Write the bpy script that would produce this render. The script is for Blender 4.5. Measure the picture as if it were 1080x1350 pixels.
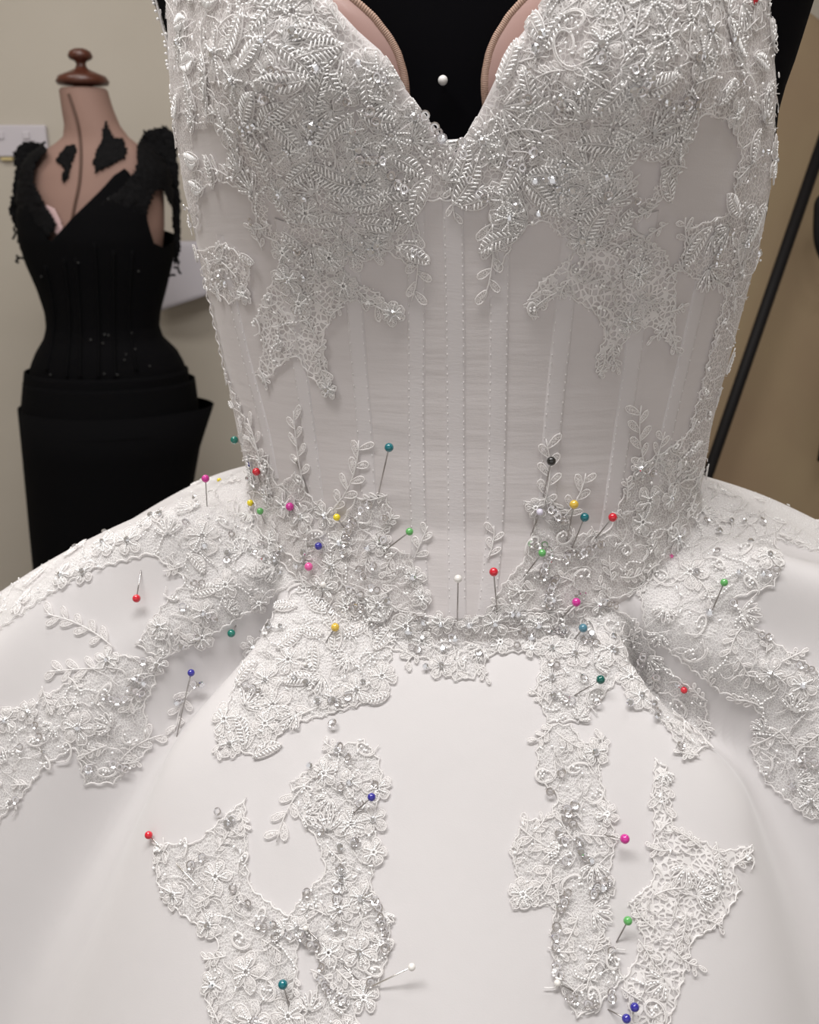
import bpy, bmesh, math, random
import numpy as np
from mathutils import Vector, Matrix
from mathutils.bvhtree import BVHTree

random.seed(11)
S = bpy.context.scene
for o in list(bpy.data.objects):
    bpy.data.objects.remove(o)
COL = S.collection
R = math.radians

# ------------------------------------------------------------------ camera
FPX = 1300.0
CAM = Vector((-0.0365, -0.5565, 1.208))
PITCH = R(18)
cd = bpy.data.cameras.new('camera')
cam = bpy.data.objects.new('camera', cd)
COL.objects.link(cam)
cam.location = CAM
cam.rotation_euler = (R(90) - PITCH, 0, 0)
cd.sensor_fit = 'HORIZONTAL'
cd.sensor_width = 36
cd.lens = 36 * FPX / 1080
cd.clip_start = 0.02
cd.dof.use_dof = True
cd.dof.focus_distance = 0.46
cd.dof.aperture_fstop = 22
S.camera = cam
FW = Vector((0, math.cos(PITCH), -math.sin(PITCH)))
UP = Vector((0, math.sin(PITCH), math.cos(PITCH)))
RT = Vector((1, 0, 0))

# ------------------------------------------------------------------ world, lamps, exposure
wd = bpy.data.worlds.new('room_ambient')
S.world = wd
wd.use_nodes = True
bg = wd.node_tree.nodes['Background']
bg.inputs[0].default_value = (1.0, 0.975, 0.96, 1)
bg.inputs[1].default_value = 0.47

def area(name, loc, target, sx, sy, power, col):
    l = bpy.data.lights.new(name, 'AREA')
    l.shape = 'RECTANGLE'
    l.size, l.size_y, l.energy, l.color = sx, sy, power, col
    o = bpy.data.objects.new(name, l)
    COL.objects.link(o)
    o.location = loc
    o.rotation_euler = (Vector(target) - Vector(loc)).to_track_quat('-Z', 'Y').to_euler()
    return o
area('ceiling_tube_front', (-0.35, -0.45, 2.55), (-0.35, -0.45, 0), 1.5, 0.30, 22, (1.0, 0.978, 0.96))
area('ceiling_tube_mid', (0.15, 0.25, 2.55), (0.15, 0.25, 0), 1.5, 0.30, 10, (1.0, 0.978, 0.96))
area('ceiling_tube_back', (-1.0, 1.0, 2.55), (-1.0, 1.0, 0), 1.5, 0.30, 9, (1.0, 0.965, 0.92))

S.view_settings.view_transform = 'Standard'
S.view_settings.look = 'None'
S.view_settings.gamma = 1
S.view_settings.use_curve_mapping = False
S.view_settings.exposure = 0.60
S.cycles.transparent_max_bounces = 24
S.cycles.diffuse_bounces = 7

# ------------------------------------------------------------------ helpers
def ray(px, py):
    return (FW + RT * ((px - 540) / FPX) + UP * ((675 - py) / FPX))

def at(px, py, Y):
    d = ray(px, py)
    return CAM + d * ((Y - CAM.y) / d.y)

def project(p):
    d = p - CAM
    f = d.dot(FW)
    return 540 + FPX * d.x / f, 675 - FPX * d.dot(UP) / f

def inpoly(x, y, poly):
    c = False
    j = len(poly) - 1
    for i in range(len(poly)):
        xi, yi = poly[i]
        xj, yj = poly[j]
        if (yi > y) != (yj > y) and x < (xj - xi) * (y - yi) / (yj - yi) + xi:
            c = not c
        j = i
    return c

def interp(x, xs, ys):
    return float(np.interp(x, xs, ys))

def smooth(a, b, x):
    t = max(0.0, min(1.0, (x - a) / (b - a)))
    return t * t * (3 - 2 * t)

def catmull(pts, n=8, closed=False):
    pts = [Vector(p) for p in pts]
    out = []
    m = len(pts)
    segs = m if closed else m - 1
    for i in range(segs):
        if closed:
            p0, p1, p2, p3 = pts[(i - 1) % m], pts[i], pts[(i + 1) % m], pts[(i + 2) % m]
        else:
            p0, p1, p2, p3 = pts[max(i - 1, 0)], pts[i], pts[i + 1], pts[min(i + 2, m - 1)]
        for k in range(n):
            t = k / n
            out.append(0.5 * ((2 * p1) + (p2 - p0) * t + (2 * p0 - 5 * p1 + 4 * p2 - p3) * t * t + (3 * p1 - p0 - 3 * p2 + p3) * t ** 3))
    if not closed:
        out.append(pts[-1])
    return out

# ------------------------------------------------------------------ materials
MATS = {}
def mat(name, col, rough=0.5, metal=0.0, **kw):
    m = bpy.data.materials.new(name)
    m.use_nodes = True
    p = m.node_tree.nodes['Principled BSDF']
    p.inputs['Base Color'].default_value = (*col, 1)
    p.inputs['Roughness'].default_value = rough
    p.inputs['Metallic'].default_value = metal
    for k, v in kw.items():
        p.inputs[k.replace('_', ' ')].default_value = v
    MATS[name] = m
    return m

def nd(m, t, **kw):
    n = m.node_tree.nodes.new(t)
    for k, v in kw.items():
        setattr(n, k, v)
    return n

def coords(m, scale=(1, 1, 1)):
    tc = nd(m, 'ShaderNodeTexCoord')
    mp = nd(m, 'ShaderNodeMapping')
    mp.inputs['Scale'].default_value = scale
    m.node_tree.links.new(tc.outputs['Object'], mp.inputs['Vector'])
    return mp.outputs[0]

def noise(m, scale, mapscale=(1, 1, 1), detail=4):
    n = nd(m, 'ShaderNodeTexNoise')
    n.inputs['Scale'].default_value = scale
    n.inputs['Detail'].default_value = detail
    m.node_tree.links.new(coords(m, mapscale), n.inputs['Vector'])
    return n.outputs['Fac']

def bump(m, sock, strength, dist):
    b = nd(m, 'ShaderNodeBump')
    b.inputs['Strength'].default_value = strength
    b.inputs['Distance'].default_value = dist
    m.node_tree.links.new(sock, b.inputs['Height'])
    p = m.node_tree.nodes['Principled BSDF']
    if p.inputs['Normal'].links:
        m.node_tree.links.new(p.inputs['Normal'].links[0].from_socket, b.inputs['Normal'])
    m.node_tree.links.new(b.outputs[0], p.inputs['Normal'])

def vary(m, sock, c1, c2, lo=0.3, hi=0.7):
    r = nd(m, 'ShaderNodeValToRGB')
    r.color_ramp.elements[0].position = lo
    r.color_ramp.elements[1].position = hi
    r.color_ramp.elements[0].color = (*c1, 1)
    r.color_ramp.elements[1].color = (*c2, 1)
    m.node_tree.links.new(sock, r.inputs[0])
    m.node_tree.links.new(r.outputs[0], m.node_tree.nodes['Principled BSDF'].inputs['Base Color'])

m = mat('wall_paint', (0.47, 0.43, 0.37), 0.8)
vary(m, noise(m, 3.0), (0.455, 0.415, 0.355), (0.485, 0.445, 0.385))
bump(m, noise(m, 160), 0.15, 0.002)
m = mat('floor_vinyl', (0.32, 0.29, 0.26), 0.5)
vary(m, noise(m, 9), (0.28, 0.255, 0.23), (0.36, 0.33, 0.30))
mat('ceiling_paint', (0.8, 0.78, 0.74), 0.9)
m = mat('bodice_satin', (0.60, 0.565, 0.565), 0.42, Sheen_Weight=0.25, Sheen_Roughness=0.4)
bump(m, noise(m, 60, (0.35, 0.35, 3.2), 5), 0.25, 0.0016)
bump(m, noise(m, 900, (1, 1, 1.6), 2), 0.18, 0.0003)
m = mat('skirt_organza', (0.60, 0.58, 0.584), 0.55, Sheen_Weight=0.3, Sheen_Roughness=0.5)
bump(m, noise(m, 14, (1, 1, 0.5), 4), 0.25, 0.006)
bump(m, noise(m, 1500, (1, 1, 1), 1), 0.12, 0.0002)
m = mat('channel_tape', (0.62, 0.59, 0.595), 0.5)
bump(m, noise(m, 420, (1, 1, 3.0), 3), 0.2, 0.0005)
mat('thread', (0.78, 0.76, 0.75), 0.6)
m = mat('lace_cord', (0.97, 0.957, 0.952), 0.5)
m = mat('lace_fill', (0.965, 0.947, 0.94), 0.6)

def perforate(m, scale, thr, soft, base_alpha=0.0):
    """openwork: threads along the edges of 3-D cells, holes between them"""
    nt = m.node_tree
    v = nd(m, 'ShaderNodeTexVoronoi', feature='DISTANCE_TO_EDGE')
    v.inputs['Scale'].default_value = scale
    nt.links.new(coords(m), v.inputs['Vector'])
    mr = nd(m, 'ShaderNodeMapRange')
    mr.inputs['From Min'].default_value = thr
    mr.inputs['From Max'].default_value = thr + soft
    mr.inputs['To Min'].default_value = 1.0
    mr.inputs['To Max'].default_value = base_alpha
    nt.links.new(v.outputs['Distance'], mr.inputs['Value'])
    nt.links.new(mr.outputs[0], nt.nodes['Principled BSDF'].inputs['Alpha'])
    bump(m, mr.outputs[0], 0.5, 0.0006)
perforate(MATS['lace_fill'], 1150, 0.13, 0.12, 0.12)
m = mat('lace_net', (0.965, 0.947, 0.94), 0.6)
perforate(m, 430, 0.08, 0.07, 0.22)
m = mat('guipure', (0.97, 0.955, 0.948), 0.6)
perforate(m, 360, 0.12, 0.05, 0.06)
m = mat('tulle', (0.96, 0.955, 0.945), 0.6)
perforate(m, 700, 0.045, 0.07, 0.12)
def translucent(m, fac):
    nt = m.node_tree
    p = nt.nodes['Principled BSDF']
    tr = nd(m, 'ShaderNodeBsdfTranslucent')
    tr.inputs['Color'].default_value = p.inputs['Base Color'].default_value
    mx = nd(m, 'ShaderNodeMixShader')
    mx.inputs[0].default_value = fac
    out = nt.nodes['Material Output']
    nt.links.new(p.outputs[0], mx.inputs[1])
    a = p.inputs['Alpha']
    if a.links:
        src = a.links[0].from_socket
        tp = nd(m, 'ShaderNodeBsdfTransparent')
        m2 = nd(m, 'ShaderNodeMixShader')
        nt.links.new(src, m2.inputs[0])
        nt.links.new(tp.outputs[0], m2.inputs[1])
        nt.links.new(tr.outputs[0], m2.inputs[2])
        nt.links.new(m2.outputs[0], mx.inputs[2])
    else:
        nt.links.new(tr.outputs[0], mx.inputs[2])
    nt.links.new(mx.outputs[0], out.inputs['Surface'])
for k_, f_ in (('lace_cord', 0.4), ('lace_fill', 0.45), ('lace_net', 0.45), ('guipure', 0.4), ('tulle', 0.5)):
    translucent(MATS[k_], f_)
mat('glass_bead', (0.97, 0.965, 0.96), 0.10, 0.0, IOR=1.7, Coat_Weight=0.6)
mat('sequin_film', (0.78, 0.76, 0.77), 0.12, 0.85)
mat('crystal_glass', (0.86, 0.87, 0.90), 0.04, 0.9)
m = mat('black_velvet', (0.0022, 0.002, 0.003), 0.95, Specular_IOR_Level=0.08)
m = mat('black_cloth', (0.002, 0.002, 0.0025), 0.9, Specular_IOR_Level=0.08)
mat('black_lace', (0.0022, 0.002, 0.0025), 0.8, Specular_IOR_Level=0.15)
m = mat('black_net', (0.008, 0.008, 0.009), 0.7)
perforate(m, 160, 0.10, 0.08, 0.45)
mat('black_bead', (0.05, 0.05, 0.05), 0.12)
m = mat('cup_satin', (0.34, 0.205, 0.18), 0.38, Sheen_Weight=0.3)
m = mat('binding_elastic', (0.38, 0.25, 0.19), 0.6)
m = mat('form_linen', (0.25, 0.152, 0.122), 0.75)
bump(m, noise(m, 300), 0.3, 0.001)
mat('seam_cord', (0.09, 0.045, 0.03), 0.6)
m = mat('knob_wood', (0.08, 0.022, 0.012), 0.3)
vary(m, noise(m, 20, (1, 1, 6)), (0.055, 0.016, 0.009), (0.09, 0.026, 0.014))
mat('cup_pink', (0.52, 0.36, 0.36), 0.5)
mat('plastic_white', (0.54, 0.51, 0.55), 0.4)
mat('plastic_ochre', (0.55, 0.45, 0.22), 0.5)
mat('paper_white', (0.44, 0.42, 0.46), 0.7)
m = mat('board_cover', (0.25, 0.18, 0.115), 0.8)
vary(m, noise(m, 5, (1, 1, 0.6)), (0.26, 0.185, 0.115), (0.295, 0.225, 0.135))
bump(m, noise(m, 250), 0.25, 0.001)
mat('black_steel', (0.006, 0.005, 0.0055), 0.6, Specular_IOR_Level=0.2)
mat('steel', (0.42, 0.40, 0.39), 0.28, 1.0)
mat('bright_steel', (0.85, 0.83, 0.80), 0.25, 1.0)
PINC = {'teal': (0.0, 0.14, 0.17), 'emerald': (0.0, 0.16, 0.12), 'red': (0.62, 0.012, 0.03), 'magenta': (0.60, 0.03, 0.30),
        'pink': (0.80, 0.12, 0.38), 'yellow': (0.85, 0.68, 0.02), 'gold': (0.70, 0.47, 0.06), 'green': (0.12, 0.42, 0.12),
        'navy': (0.03, 0.025, 0.30), 'black': (0.01, 0.01, 0.01), 'pearl': (0.80, 0.78, 0.75), 'lavender': (0.70, 0.67, 0.80),
        'slate': (0.08, 0.22, 0.30), 'bottle': (0.0, 0.10, 0.08)}
for k, c in PINC.items():
    mat('pin_' + k, c, 0.15, 0.0, Coat_Weight=0.8, Coat_Roughness=0.05)

# ------------------------------------------------------------------ mesh builder
class Geo:
    def __init__(s):
        s.v, s.f, s.m, s.slots = [], [], [], []
    def slot(s, name):
        if name not in s.slots:
            s.slots.append(name)
        return s.slots.index(name)
    def add(s, vs, fs, mname):
        b = len(s.v)
        k = s.slot(mname)
        s.v.extend([tuple(v) for v in vs])
        s.f.extend([tuple(i + b for i in f) for f in fs])
        s.m.extend([k] * len(fs))
    def tube(s, pts, r, mname, n=4, closed=False, caps=True):
        m = len(pts)
        if m < 2:
            return
        vs, fs = [], []
        prev = None
        for i, p in enumerate(pts):
            a = pts[(i - 1) % m] if (closed or i > 0) else pts[i]
            c = pts[(i + 1) % m] if (closed or i < m - 1) else pts[i]
            d = (c - a)
            if d.length < 1e-9:
                d = Vector((0, 0, 1))
            d.normalize()
            if prev is None:
                u = d.orthogonal().normalized()
            else:
                u = prev - d * prev.dot(d)
                u = u.normalized() if u.length > 1e-6 else d.orthogonal().normalized()
            prev = u
            w = d.cross(u)
            rr = r[i] if isinstance(r, (list, tuple)) else r
            for k in range(n):
                t = 2 * math.pi * k / n
                vs.append(p + (u * math.cos(t) + w * math.sin(t)) * rr)
        for i in range(m if closed else m - 1):
            j = (i + 1) % m
            for k in range(n):
                l = (k + 1) % n
                fs.append((i * n + k, i * n + l, j * n + l, j * n + k))
        if caps and not closed:
            fs.append(tuple(range(n - 1, -1, -1)))
            fs.append(tuple((m - 1) * n + k for k in range(n)))
        s.add(vs, fs, mname)
    def bugle(s, c, axis, length, r, mname='glass_bead'):
        a = axis.normalized()
        u = a.orthogonal().normalized()
        w = a.cross(u)
        vs = [c - a * length / 2, c + a * length / 2]
        for e in (-0.3, 0.3):
            for k in range(4):
                t = math.pi / 2 * k
                vs.append(c + a * length * e + (u * math.cos(t) + w * math.sin(t)) * r)
        fs = []
        for k in range(4):
            l = (k + 1) % 4
            fs += [(0, 2 + l, 2 + k), (2 + k, 2 + l, 6 + l, 6 + k), (1, 6 + k, 6 + l)]
        s.add(vs, fs, mname)
    def bead(s, c, r, mname='glass_bead'):
        vs = [c + Vector(v) * r for v in ICO[0]]
        s.add(vs, ICO[1], mname)
    def grid(s, rows, mname, closed=False):
        n = len(rows[0])
        vs = [p for r in rows for p in r]
        fs = []
        for i in range(len(rows) - 1):
            for k in range(n if closed else n - 1):
                l = (k + 1) % n
                fs.append((i * n + k, i * n + l, (i + 1) * n + l, (i + 1) * n + k))
        s.add(vs, fs, mname)
    def box(s, lo, hi, mname):
        x0, y0, z0 = lo
        x1, y1, z1 = hi
        vs = [(x0, y0, z0), (x1, y0, z0), (x1, y1, z0), (x0, y1, z0), (x0, y0, z1), (x1, y0, z1), (x1, y1, z1), (x0, y1, z1)]
        s.add(vs, [(0, 3, 2, 1), (4, 5, 6, 7), (0, 1, 5, 4), (1, 2, 6, 5), (2, 3, 7, 6), (3, 0, 4, 7)], mname)
    def mesh(s, name, smooth=True):
        me = bpy.data.meshes.new(name)
        me.from_pydata(s.v, [], s.f)
        for k in s.slots:
            me.materials.append(MATS[k])
        me.polygons.foreach_set('material_index', s.m)
        if smooth:
            me.polygons.foreach_set('use_smooth', [True] * len(s.f))
        me.update()
        return me
    def build(s, name, parent=None, smooth=True, kind=None, label=None):
        o = bpy.data.objects.new(name, s.mesh(name, smooth))
        COL.objects.link(o)
        if parent:
            o.parent = parent
            o.matrix_parent_inverse = PINV.get(parent.name, Matrix.Identity(4))
        if kind:
            o['kind'] = kind
        if label:
            o['label'] = label
        return o
PINV = {}
bm = bmesh.new()
bmesh.ops.create_icosphere(bm, subdivisions=1, radius=1)
ICO = ([tuple(v.co) for v in bm.verts], [tuple(v.index for v in f.verts) for f in bm.faces])
bm.free()
ICO_LO = ICO

def tag(o, label, cat, group=None):
    o['label'] = label
    o['category'] = cat
    if group:
        o['group'] = group
    return o

def empty(name, loc, label, cat, group=None):
    o = bpy.data.objects.new(name, None)
    o.empty_display_size = 0.02
    COL.objects.link(o)
    o.location = loc
    PINV[o.name] = Matrix.Translation(Vector(loc)).inverted()
    return tag(o, label, cat, group)

def loft(rings, n=48, ang0=0.0):
    """rings: (z, cx, cy, hw, dp) -> rows of points round each ring"""
    rows = []
    for z, cx, cy, hw, dp in rings:
        rows.append([Vector((cx + hw * math.sin(2 * math.pi * k / n + ang0), cy - dp * math.cos(2 * math.pi * k / n + ang0), z)) for k in range(n)])
    return rows

def lathe(prof, n=32, c=(0, 0)):
    return [[Vector((c[0] + r * math.cos(2 * math.pi * k / n), c[1] + r * math.sin(2 * math.pi * k / n), z)) for k in range(n)] for r, z in prof]

# ------------------------------------------------------------------ room
WALL_Y = 2.10
def struct(name, lo, hi, mname):
    g = Geo()
    g.box(lo, hi, mname)
    o = g.build(name, smooth=False)
    o['kind'] = 'structure'
    return o
struct('floor', (-2.6, -2.6, -0.05), (2.2, WALL_Y + 0.1, 0), 'floor_vinyl')
struct('wall_back', (-2.6, WALL_Y, 0), (2.2, WALL_Y + 0.1, 2.6), 'wall_paint')
struct('wall_left', (-2.7, -2.6, 0), (-2.6, WALL_Y + 0.1, 2.6), 'wall_paint')
struct('wall_right', (2.2, -2.6, 0), (2.3, WALL_Y + 0.1, 2.6), 'wall_paint')
struct('ceiling', (-2.7, -2.6, 2.6), (2.3, WALL_Y + 0.1, 2.65), 'ceiling_paint')
g = Geo(); g.box((-2.6, WALL_Y - 0.015, 0), (2.2, WALL_Y, 0.10), 'plastic_white')
o = g.build('baseboard_back', smooth=False); o['kind'] = 'structure'

# ------------------------------------------------------------------ dress surfaces
ROTZ = R(-7.5)
cr, sr = math.cos(ROTZ), math.sin(ROTZ)
def rot(x, y, z):
    return Vector((x * cr - y * sr - 0.06 * max(0.0, z - 1.19), x * sr + y * cr, z))   # the bust leans a little

ZH = [0.95, 1.00, 1.052, 1.0757, 1.1065, 1.1406, 1.174, 1.209, 1.254, 1.300, 1.36]
HW = [0.140, 0.134, 0.1300, 0.1350, 0.1395, 0.1455, 0.151, 0.1555, 0.1560, 0.1525, 0.146]
ZF = [0.95, 1.00, 1.05, 1.09, 1.125, 1.16, 1.20, 1.25, 1.30, 1.36]
FD = [0.118, 0.112, 0.101, 0.100, 0.102, 0.106, 0.111, 0.114, 0.108, 0.095]

def bod(phi, z, off=0.0):
    """bodice surface in dress space; phi 0 = centre front, positive to the wearer's left (image right)"""
    hw = interp(z, ZH, HW) + off
    fd = interp(z, ZF, FD) + off
    s, c = math.sin(phi), math.cos(phi)
    e = 0.92
    x = hw * math.copysign(abs(s) ** e, s)
    if phi > 0:
        x *= 1 - 0.035 * smooth(1.04, 1.09, z)
    if c > 0:
        y = -fd * abs(c) ** e
    else:
        y = 0.105 * abs(c) ** e
    if c > 0:
        b = 0.036 * (math.exp(-((x - 0.074) / 0.042) ** 2) + math.exp(-((x + 0.074) / 0.042) ** 2)) * math.exp(-((z - 1.262) / (0.060 if z < 1.262 else 0.09)) ** 2)
        y -= b * smooth(0, 0.35, c)
    return x, y

def bodp(phi, z, off=0.0):
    x, y = bod(phi, z, off)
    return rot(x, y, z)

NX = [0, 0.0117, 0.0218, 0.0275, 0.0367, 0.0435, 0.060, 0.085, 0.12, 0.16]
NZ = [1.2235, 1.2375, 1.2515, 1.2615, 1.269, 1.276, 1.292, 1.310, 1.318, 1.305]
def ztop(phi):
    if abs(phi) > math.pi / 2:
        return 1.305 - 0.06 * smooth(math.pi / 2, math.pi, abs(phi))
    return interp(0.158 * abs(math.sin(phi)) ** 0.92 / (0.87 if phi > 0 else 1.0), NX, NZ)
def zbot(phi):
    c = math.cos(phi)
    return 1.045 - (0.047 * c * c if c > 0 else 0.0)

def phis(n):
    return [-math.pi + 2 * math.pi * k / n for k in range(n)]

dress = empty('wedding_dress', (0, 0, 0), 'white beaded lace wedding gown with satin corset bodice and full skirt on black mannequin', 'dress')
gb = Geo()
NP, NZS = 360, 90
# dense columns round the neckline
ph = []
for k in range(NP):
    ph.append(-math.pi + 2 * math.pi * k / NP)
rows = []
for j in range(NZS + 1):
    t = j / NZS
    rows.append([bodp(p, (zbot(p) - 0.02) * (1 - t) + ztop(p) * t) for p in ph])
gb.grid(rows, 'bodice_satin', closed=True)
bodice = gb.build('bodice', dress, label='satin corset bodice with sweetheart neckline')
sm = bodice.modifiers.new('thickness', 'SOLIDIFY')
sm.thickness = 0.0012
sm.offset = -1

def skirt_d(h, c):
    w = max(0.0, c) ** 1.3
    fr = 1.0 * h + 2.0 * h * h
    sd = 0.30 * h + 0.95 * h * h + 0.9 * max(0, h - 0.2) ** 1.5 * 2
    a = math.acos(max(-1.0, min(1.0, c)))
    return fr * w + sd * (1 - w) + 5.0 * max(0.0, h - 0.07) ** 2 * math.exp(-((a - 0.95) / 0.38) ** 2)

def skirtp(phi, h):
    c = math.cos(phi)
    zb = zbot(phi)
    x0, y0 = bod(phi, zb, -0.002)
    a = abs(phi)
    dirx, diry = math.sin(phi), -math.cos(phi)
    # pleats: a deep valley near 50 degrees each side with the hip panel bulging over it
    sgn = 1 if phi > 0 else -1
    if sgn > 0:
        pf = R(40) + R(14) * smooth(0.0, 0.09, h)
    else:
        pf = R(47) + R(7) * smooth(0.0, 0.09, h)
    gg = a - pf
    A = smooth(0.0, 0.035, h) * (1 - 0.55 * smooth(0.10, 0.26, h))
    wv = 0.035 + 0.35 * h
    valley = math.exp(-((gg + 0.04) / (wv if gg > -0.04 else wv * 2.2)) ** 2)
    bul = math.exp(-((gg - 0.26) / (0.17 if gg > 0.26 else 0.12)) ** 2)
    disp = A * (0.028 * bul - 0.038 * valley)
    disp += 0.004 * smooth(0.01, 0.1, h) * math.sin(9 * phi + 1.3 + 4 * h) * (0.25 + 0.75 * smooth(R(60), R(100), a))
    disp += 0.0016 * smooth(0.02, 0.2, h) * math.sin(14 * phi + 0.6)
    disp += 0.010 * smooth(0.05, 0.2, h) * math.cos(5.2 * phi) * smooth(R(75), R(45), a) if a < R(75) else 0.0
    d = skirt_d(h, c)
    # outward-up direction
    sl = math.atan2(skirt_d(h + 0.005, c) - d, 0.005)
    nx, nz = math.sin(sl), math.cos(sl)
    hh = h + disp * nx
    z = zb - d + disp * nz
    # rise a little right at the gathers
    z += 0.003 * math.exp(-((h - 0.018) / 0.014) ** 2) * (1 - max(0, c) ** 2)
    return rot(x0 + dirx * hh, y0 + diry * hh, z)

def h_of(t):
    return 0.36 * t ** 1.35

gs = Geo()
NPS, NHS = 420, 150
rows = []
for j in range(NHS + 1):
    rows.append([skirtp(-math.pi + 2 * math.pi * k / NPS, h_of(j / NHS)) for k in range(NPS)])
last = rows[-1]
hem = []
for q in (0.15, 0.35, 0.6, 0.8, 1.0):
    r = []
    for k, p in enumerate(last):
        ph_ = -math.pi + 2 * math.pi * k / NPS
        zz = p.z * (1 - q) + 0.004 * q
        ex = 0.20 * q + 0.02 * math.sin(9 * ph_) * q
        d = Vector((p.x, p.y, 0)).normalized()
        r.append(Vector((p.x + d.x * ex, p.y + d.y * ex, zz)))
    hem.append(r)
rows = rows + hem
gs.grid(rows[::-1], 'skirt_organza', closed=True)
skirt = gs.build('skirt', dress, label='full white gathered organza skirt')

# surfaces to lay trimmings on
BV = gb.v + gs.v
BF = gb.f + [tuple(i + len(gb.v) for i in f) for f in gs.f]
BVH = BVHTree.FromPolygons([Vector(v) for v in BV], BF)
BVB = BVHTree.FromPolygons([Vector(v) for v in gb.v], gb.f)
BVS = BVHTree.FromPolygons([Vector(v) for v in gs.v], gs.f)
NB = len(gb.f)
def outward(loc, n):
    q = Vector((loc.x, loc.y, 0.12 if loc.z < 1.06 else 0.0))
    return n if n.dot(q) > 0 else -n
def hit(px, py, tree=None):
    loc, n, i, d = (tree or BVH).ray_cast(CAM, ray(px, py).normalized(), 3.0)
    if loc is None:
        return None
    if n.dot(CAM - loc) < 0:
        n = -n
    return loc, n
def snap(p, tree=None):
    loc, n, i, d = (tree or BVH).find_nearest(p)
    return loc, outward(loc, n)

# ------------------------------------------------------------------ boning channels
def ribbon(px_line, width, height, name, parent):
    pts = []
    for (x, y) in catmull([(a, b, 0) for a, b in px_line], 10)and [(v.x, v.y) for v in catmull([(a, b, 0) for a, b in px_line], 14)]:
        h = hit(x, y, BVB)
        if h:
            pts.append(h)
    g = Geo()
    rows, e1, e2 = [], [], []
    for i, (p, n) in enumerate(pts):
        d = (pts[min(i + 1, len(pts) - 1)][0] - pts[max(i - 1, 0)][0]).normalized()
        s = d.cross(n).normalized()
        row = []
        for t in (-1, -0.92, -0.7, -0.35, 0, 0.35, 0.7, 0.92, 1):
            q, nn = snap(p + s * (t * width / 2), BVB)
            hh = height * (1 - abs(t) ** 6) + 0.0002 - 0.0003 * (abs(t) == 1)
            row.append(q + nn * hh)
        rows.append(row)
        e1.append((snap(p + s * (-0.80 * width / 2), BVB), d))
        e2.append((snap(p + s * (0.80 * width / 2), BVB), d))
    g.grid(rows, 'channel_tape')
    ch = g.build(name, parent)
    gg = Geo()
    for e in (e1, e2):
        L = 0
        for i in range(len(e) - 1):
            a, b = e[i][0][0], e[i + 1][0][0]
            seg = (b - a)
            n = e[i][0][1]
            dist = seg.length
            pos = -L
            while pos + 0.0019 < dist:
                if pos >= 0:
                    c = a + seg.normalized() * (pos + 0.00055) + n * (height * 0.95 + 0.0002)
                    gg.bugle(c, seg, 0.0012, 0.00024, 'thread')
                pos += 0.0019
            L = (dist - pos)
            L = max(0.0, L) if pos < dist else 0.0
    gg.build('stitching', ch, kind='stuff')
    return ch
CH = [
    ([(597, 262), (600, 420), (601, 560), (602, 700), (603, 815)], 0.0095),
    ([(548, 270), (549, 420), (549, 560), (552, 700), (556, 818)], 0.0085),
    ([(660, 262), (658, 420), (656, 560), (652, 700), (640, 818)], 0.0092),
    ([(456, 285), (462, 330), (471, 450), (480, 560), (487, 660), (497, 760)], 0.0085),
    ([(757, 285), (752, 330), (741, 440), (729, 560), (722, 660), (716, 760)], 0.0092),
    ([(372, 290), (386, 420), (402, 530), (416, 640), (424, 720)], 0.0085),
    ([(856, 280), (850, 330), (838, 440), (822, 560), (803, 690), (790, 740)], 0.0095),
    ([(290, 310), (298, 350), (322, 460), (348, 560), (362, 630)], 0.0075),
    ([(940, 300), (928, 360), (908, 450), (882, 560), (862, 660), (850, 700)], 0.009),
]
for line, w in CH:
    ribbon(line, w, 0.0004, 'boning_channel', dress)

# ------------------------------------------------------------------ bra cups
EZ = [1.225, 1.240, 1.249, 1.254, 1.262, 1.268, 1.277, 1.290, 1.31]
EX = [0.0210, 0.0195, 0.0190, 0.0192, 0.0212, 0.0240, 0.0310, 0.047, 0.075]
def cup_point(sg, x, z, off):
    s = max(-1, min(1, x / interp(z, ZH, HW)))
    phi = math.asin(abs(s) ** (1 / 0.92))
    xx, y = bod(sg * phi, z)
    return rot(sg * x * (0.965 if sg > 0 else 1.0), y + off, z)
for sg in (-1, 1):
    g = Geo()
    rows = []
    edge = []
    for j in range(26):
        z = 1.225 + (1.31 - 1.225) * j / 25
        xe = interp(z, EZ, EX) + (-0.0055 if sg > 0 else 0.002)
        row = []
        for i in range(15):
            x = xe + (0.072 - xe) * (i / 14) ** 1.6
            off = 0.0035 + 0.009 * math.exp(-((x - xe) / 0.006)) + 0.006 * smooth(0.04, 0.072, x)
            row.append(cup_point(sg, x, z, off))
        rows.append(row)
        edge.append(row[0])
    g.grid(rows, 'cup_satin')
    cup = g.build('bra_cup', dress, label='pink satin bra cup inside the neckline')
    g = Geo()
    path = catmull(edge, 20)
    rr = [0.0021 + 0.00012 * math.sin(i * 1.6) for i in range(len(path))]
    g.tube(path, rr, 'binding_elastic', n=10)
    g.build('binding', cup, label='ribbed tan elastic binding')

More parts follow.
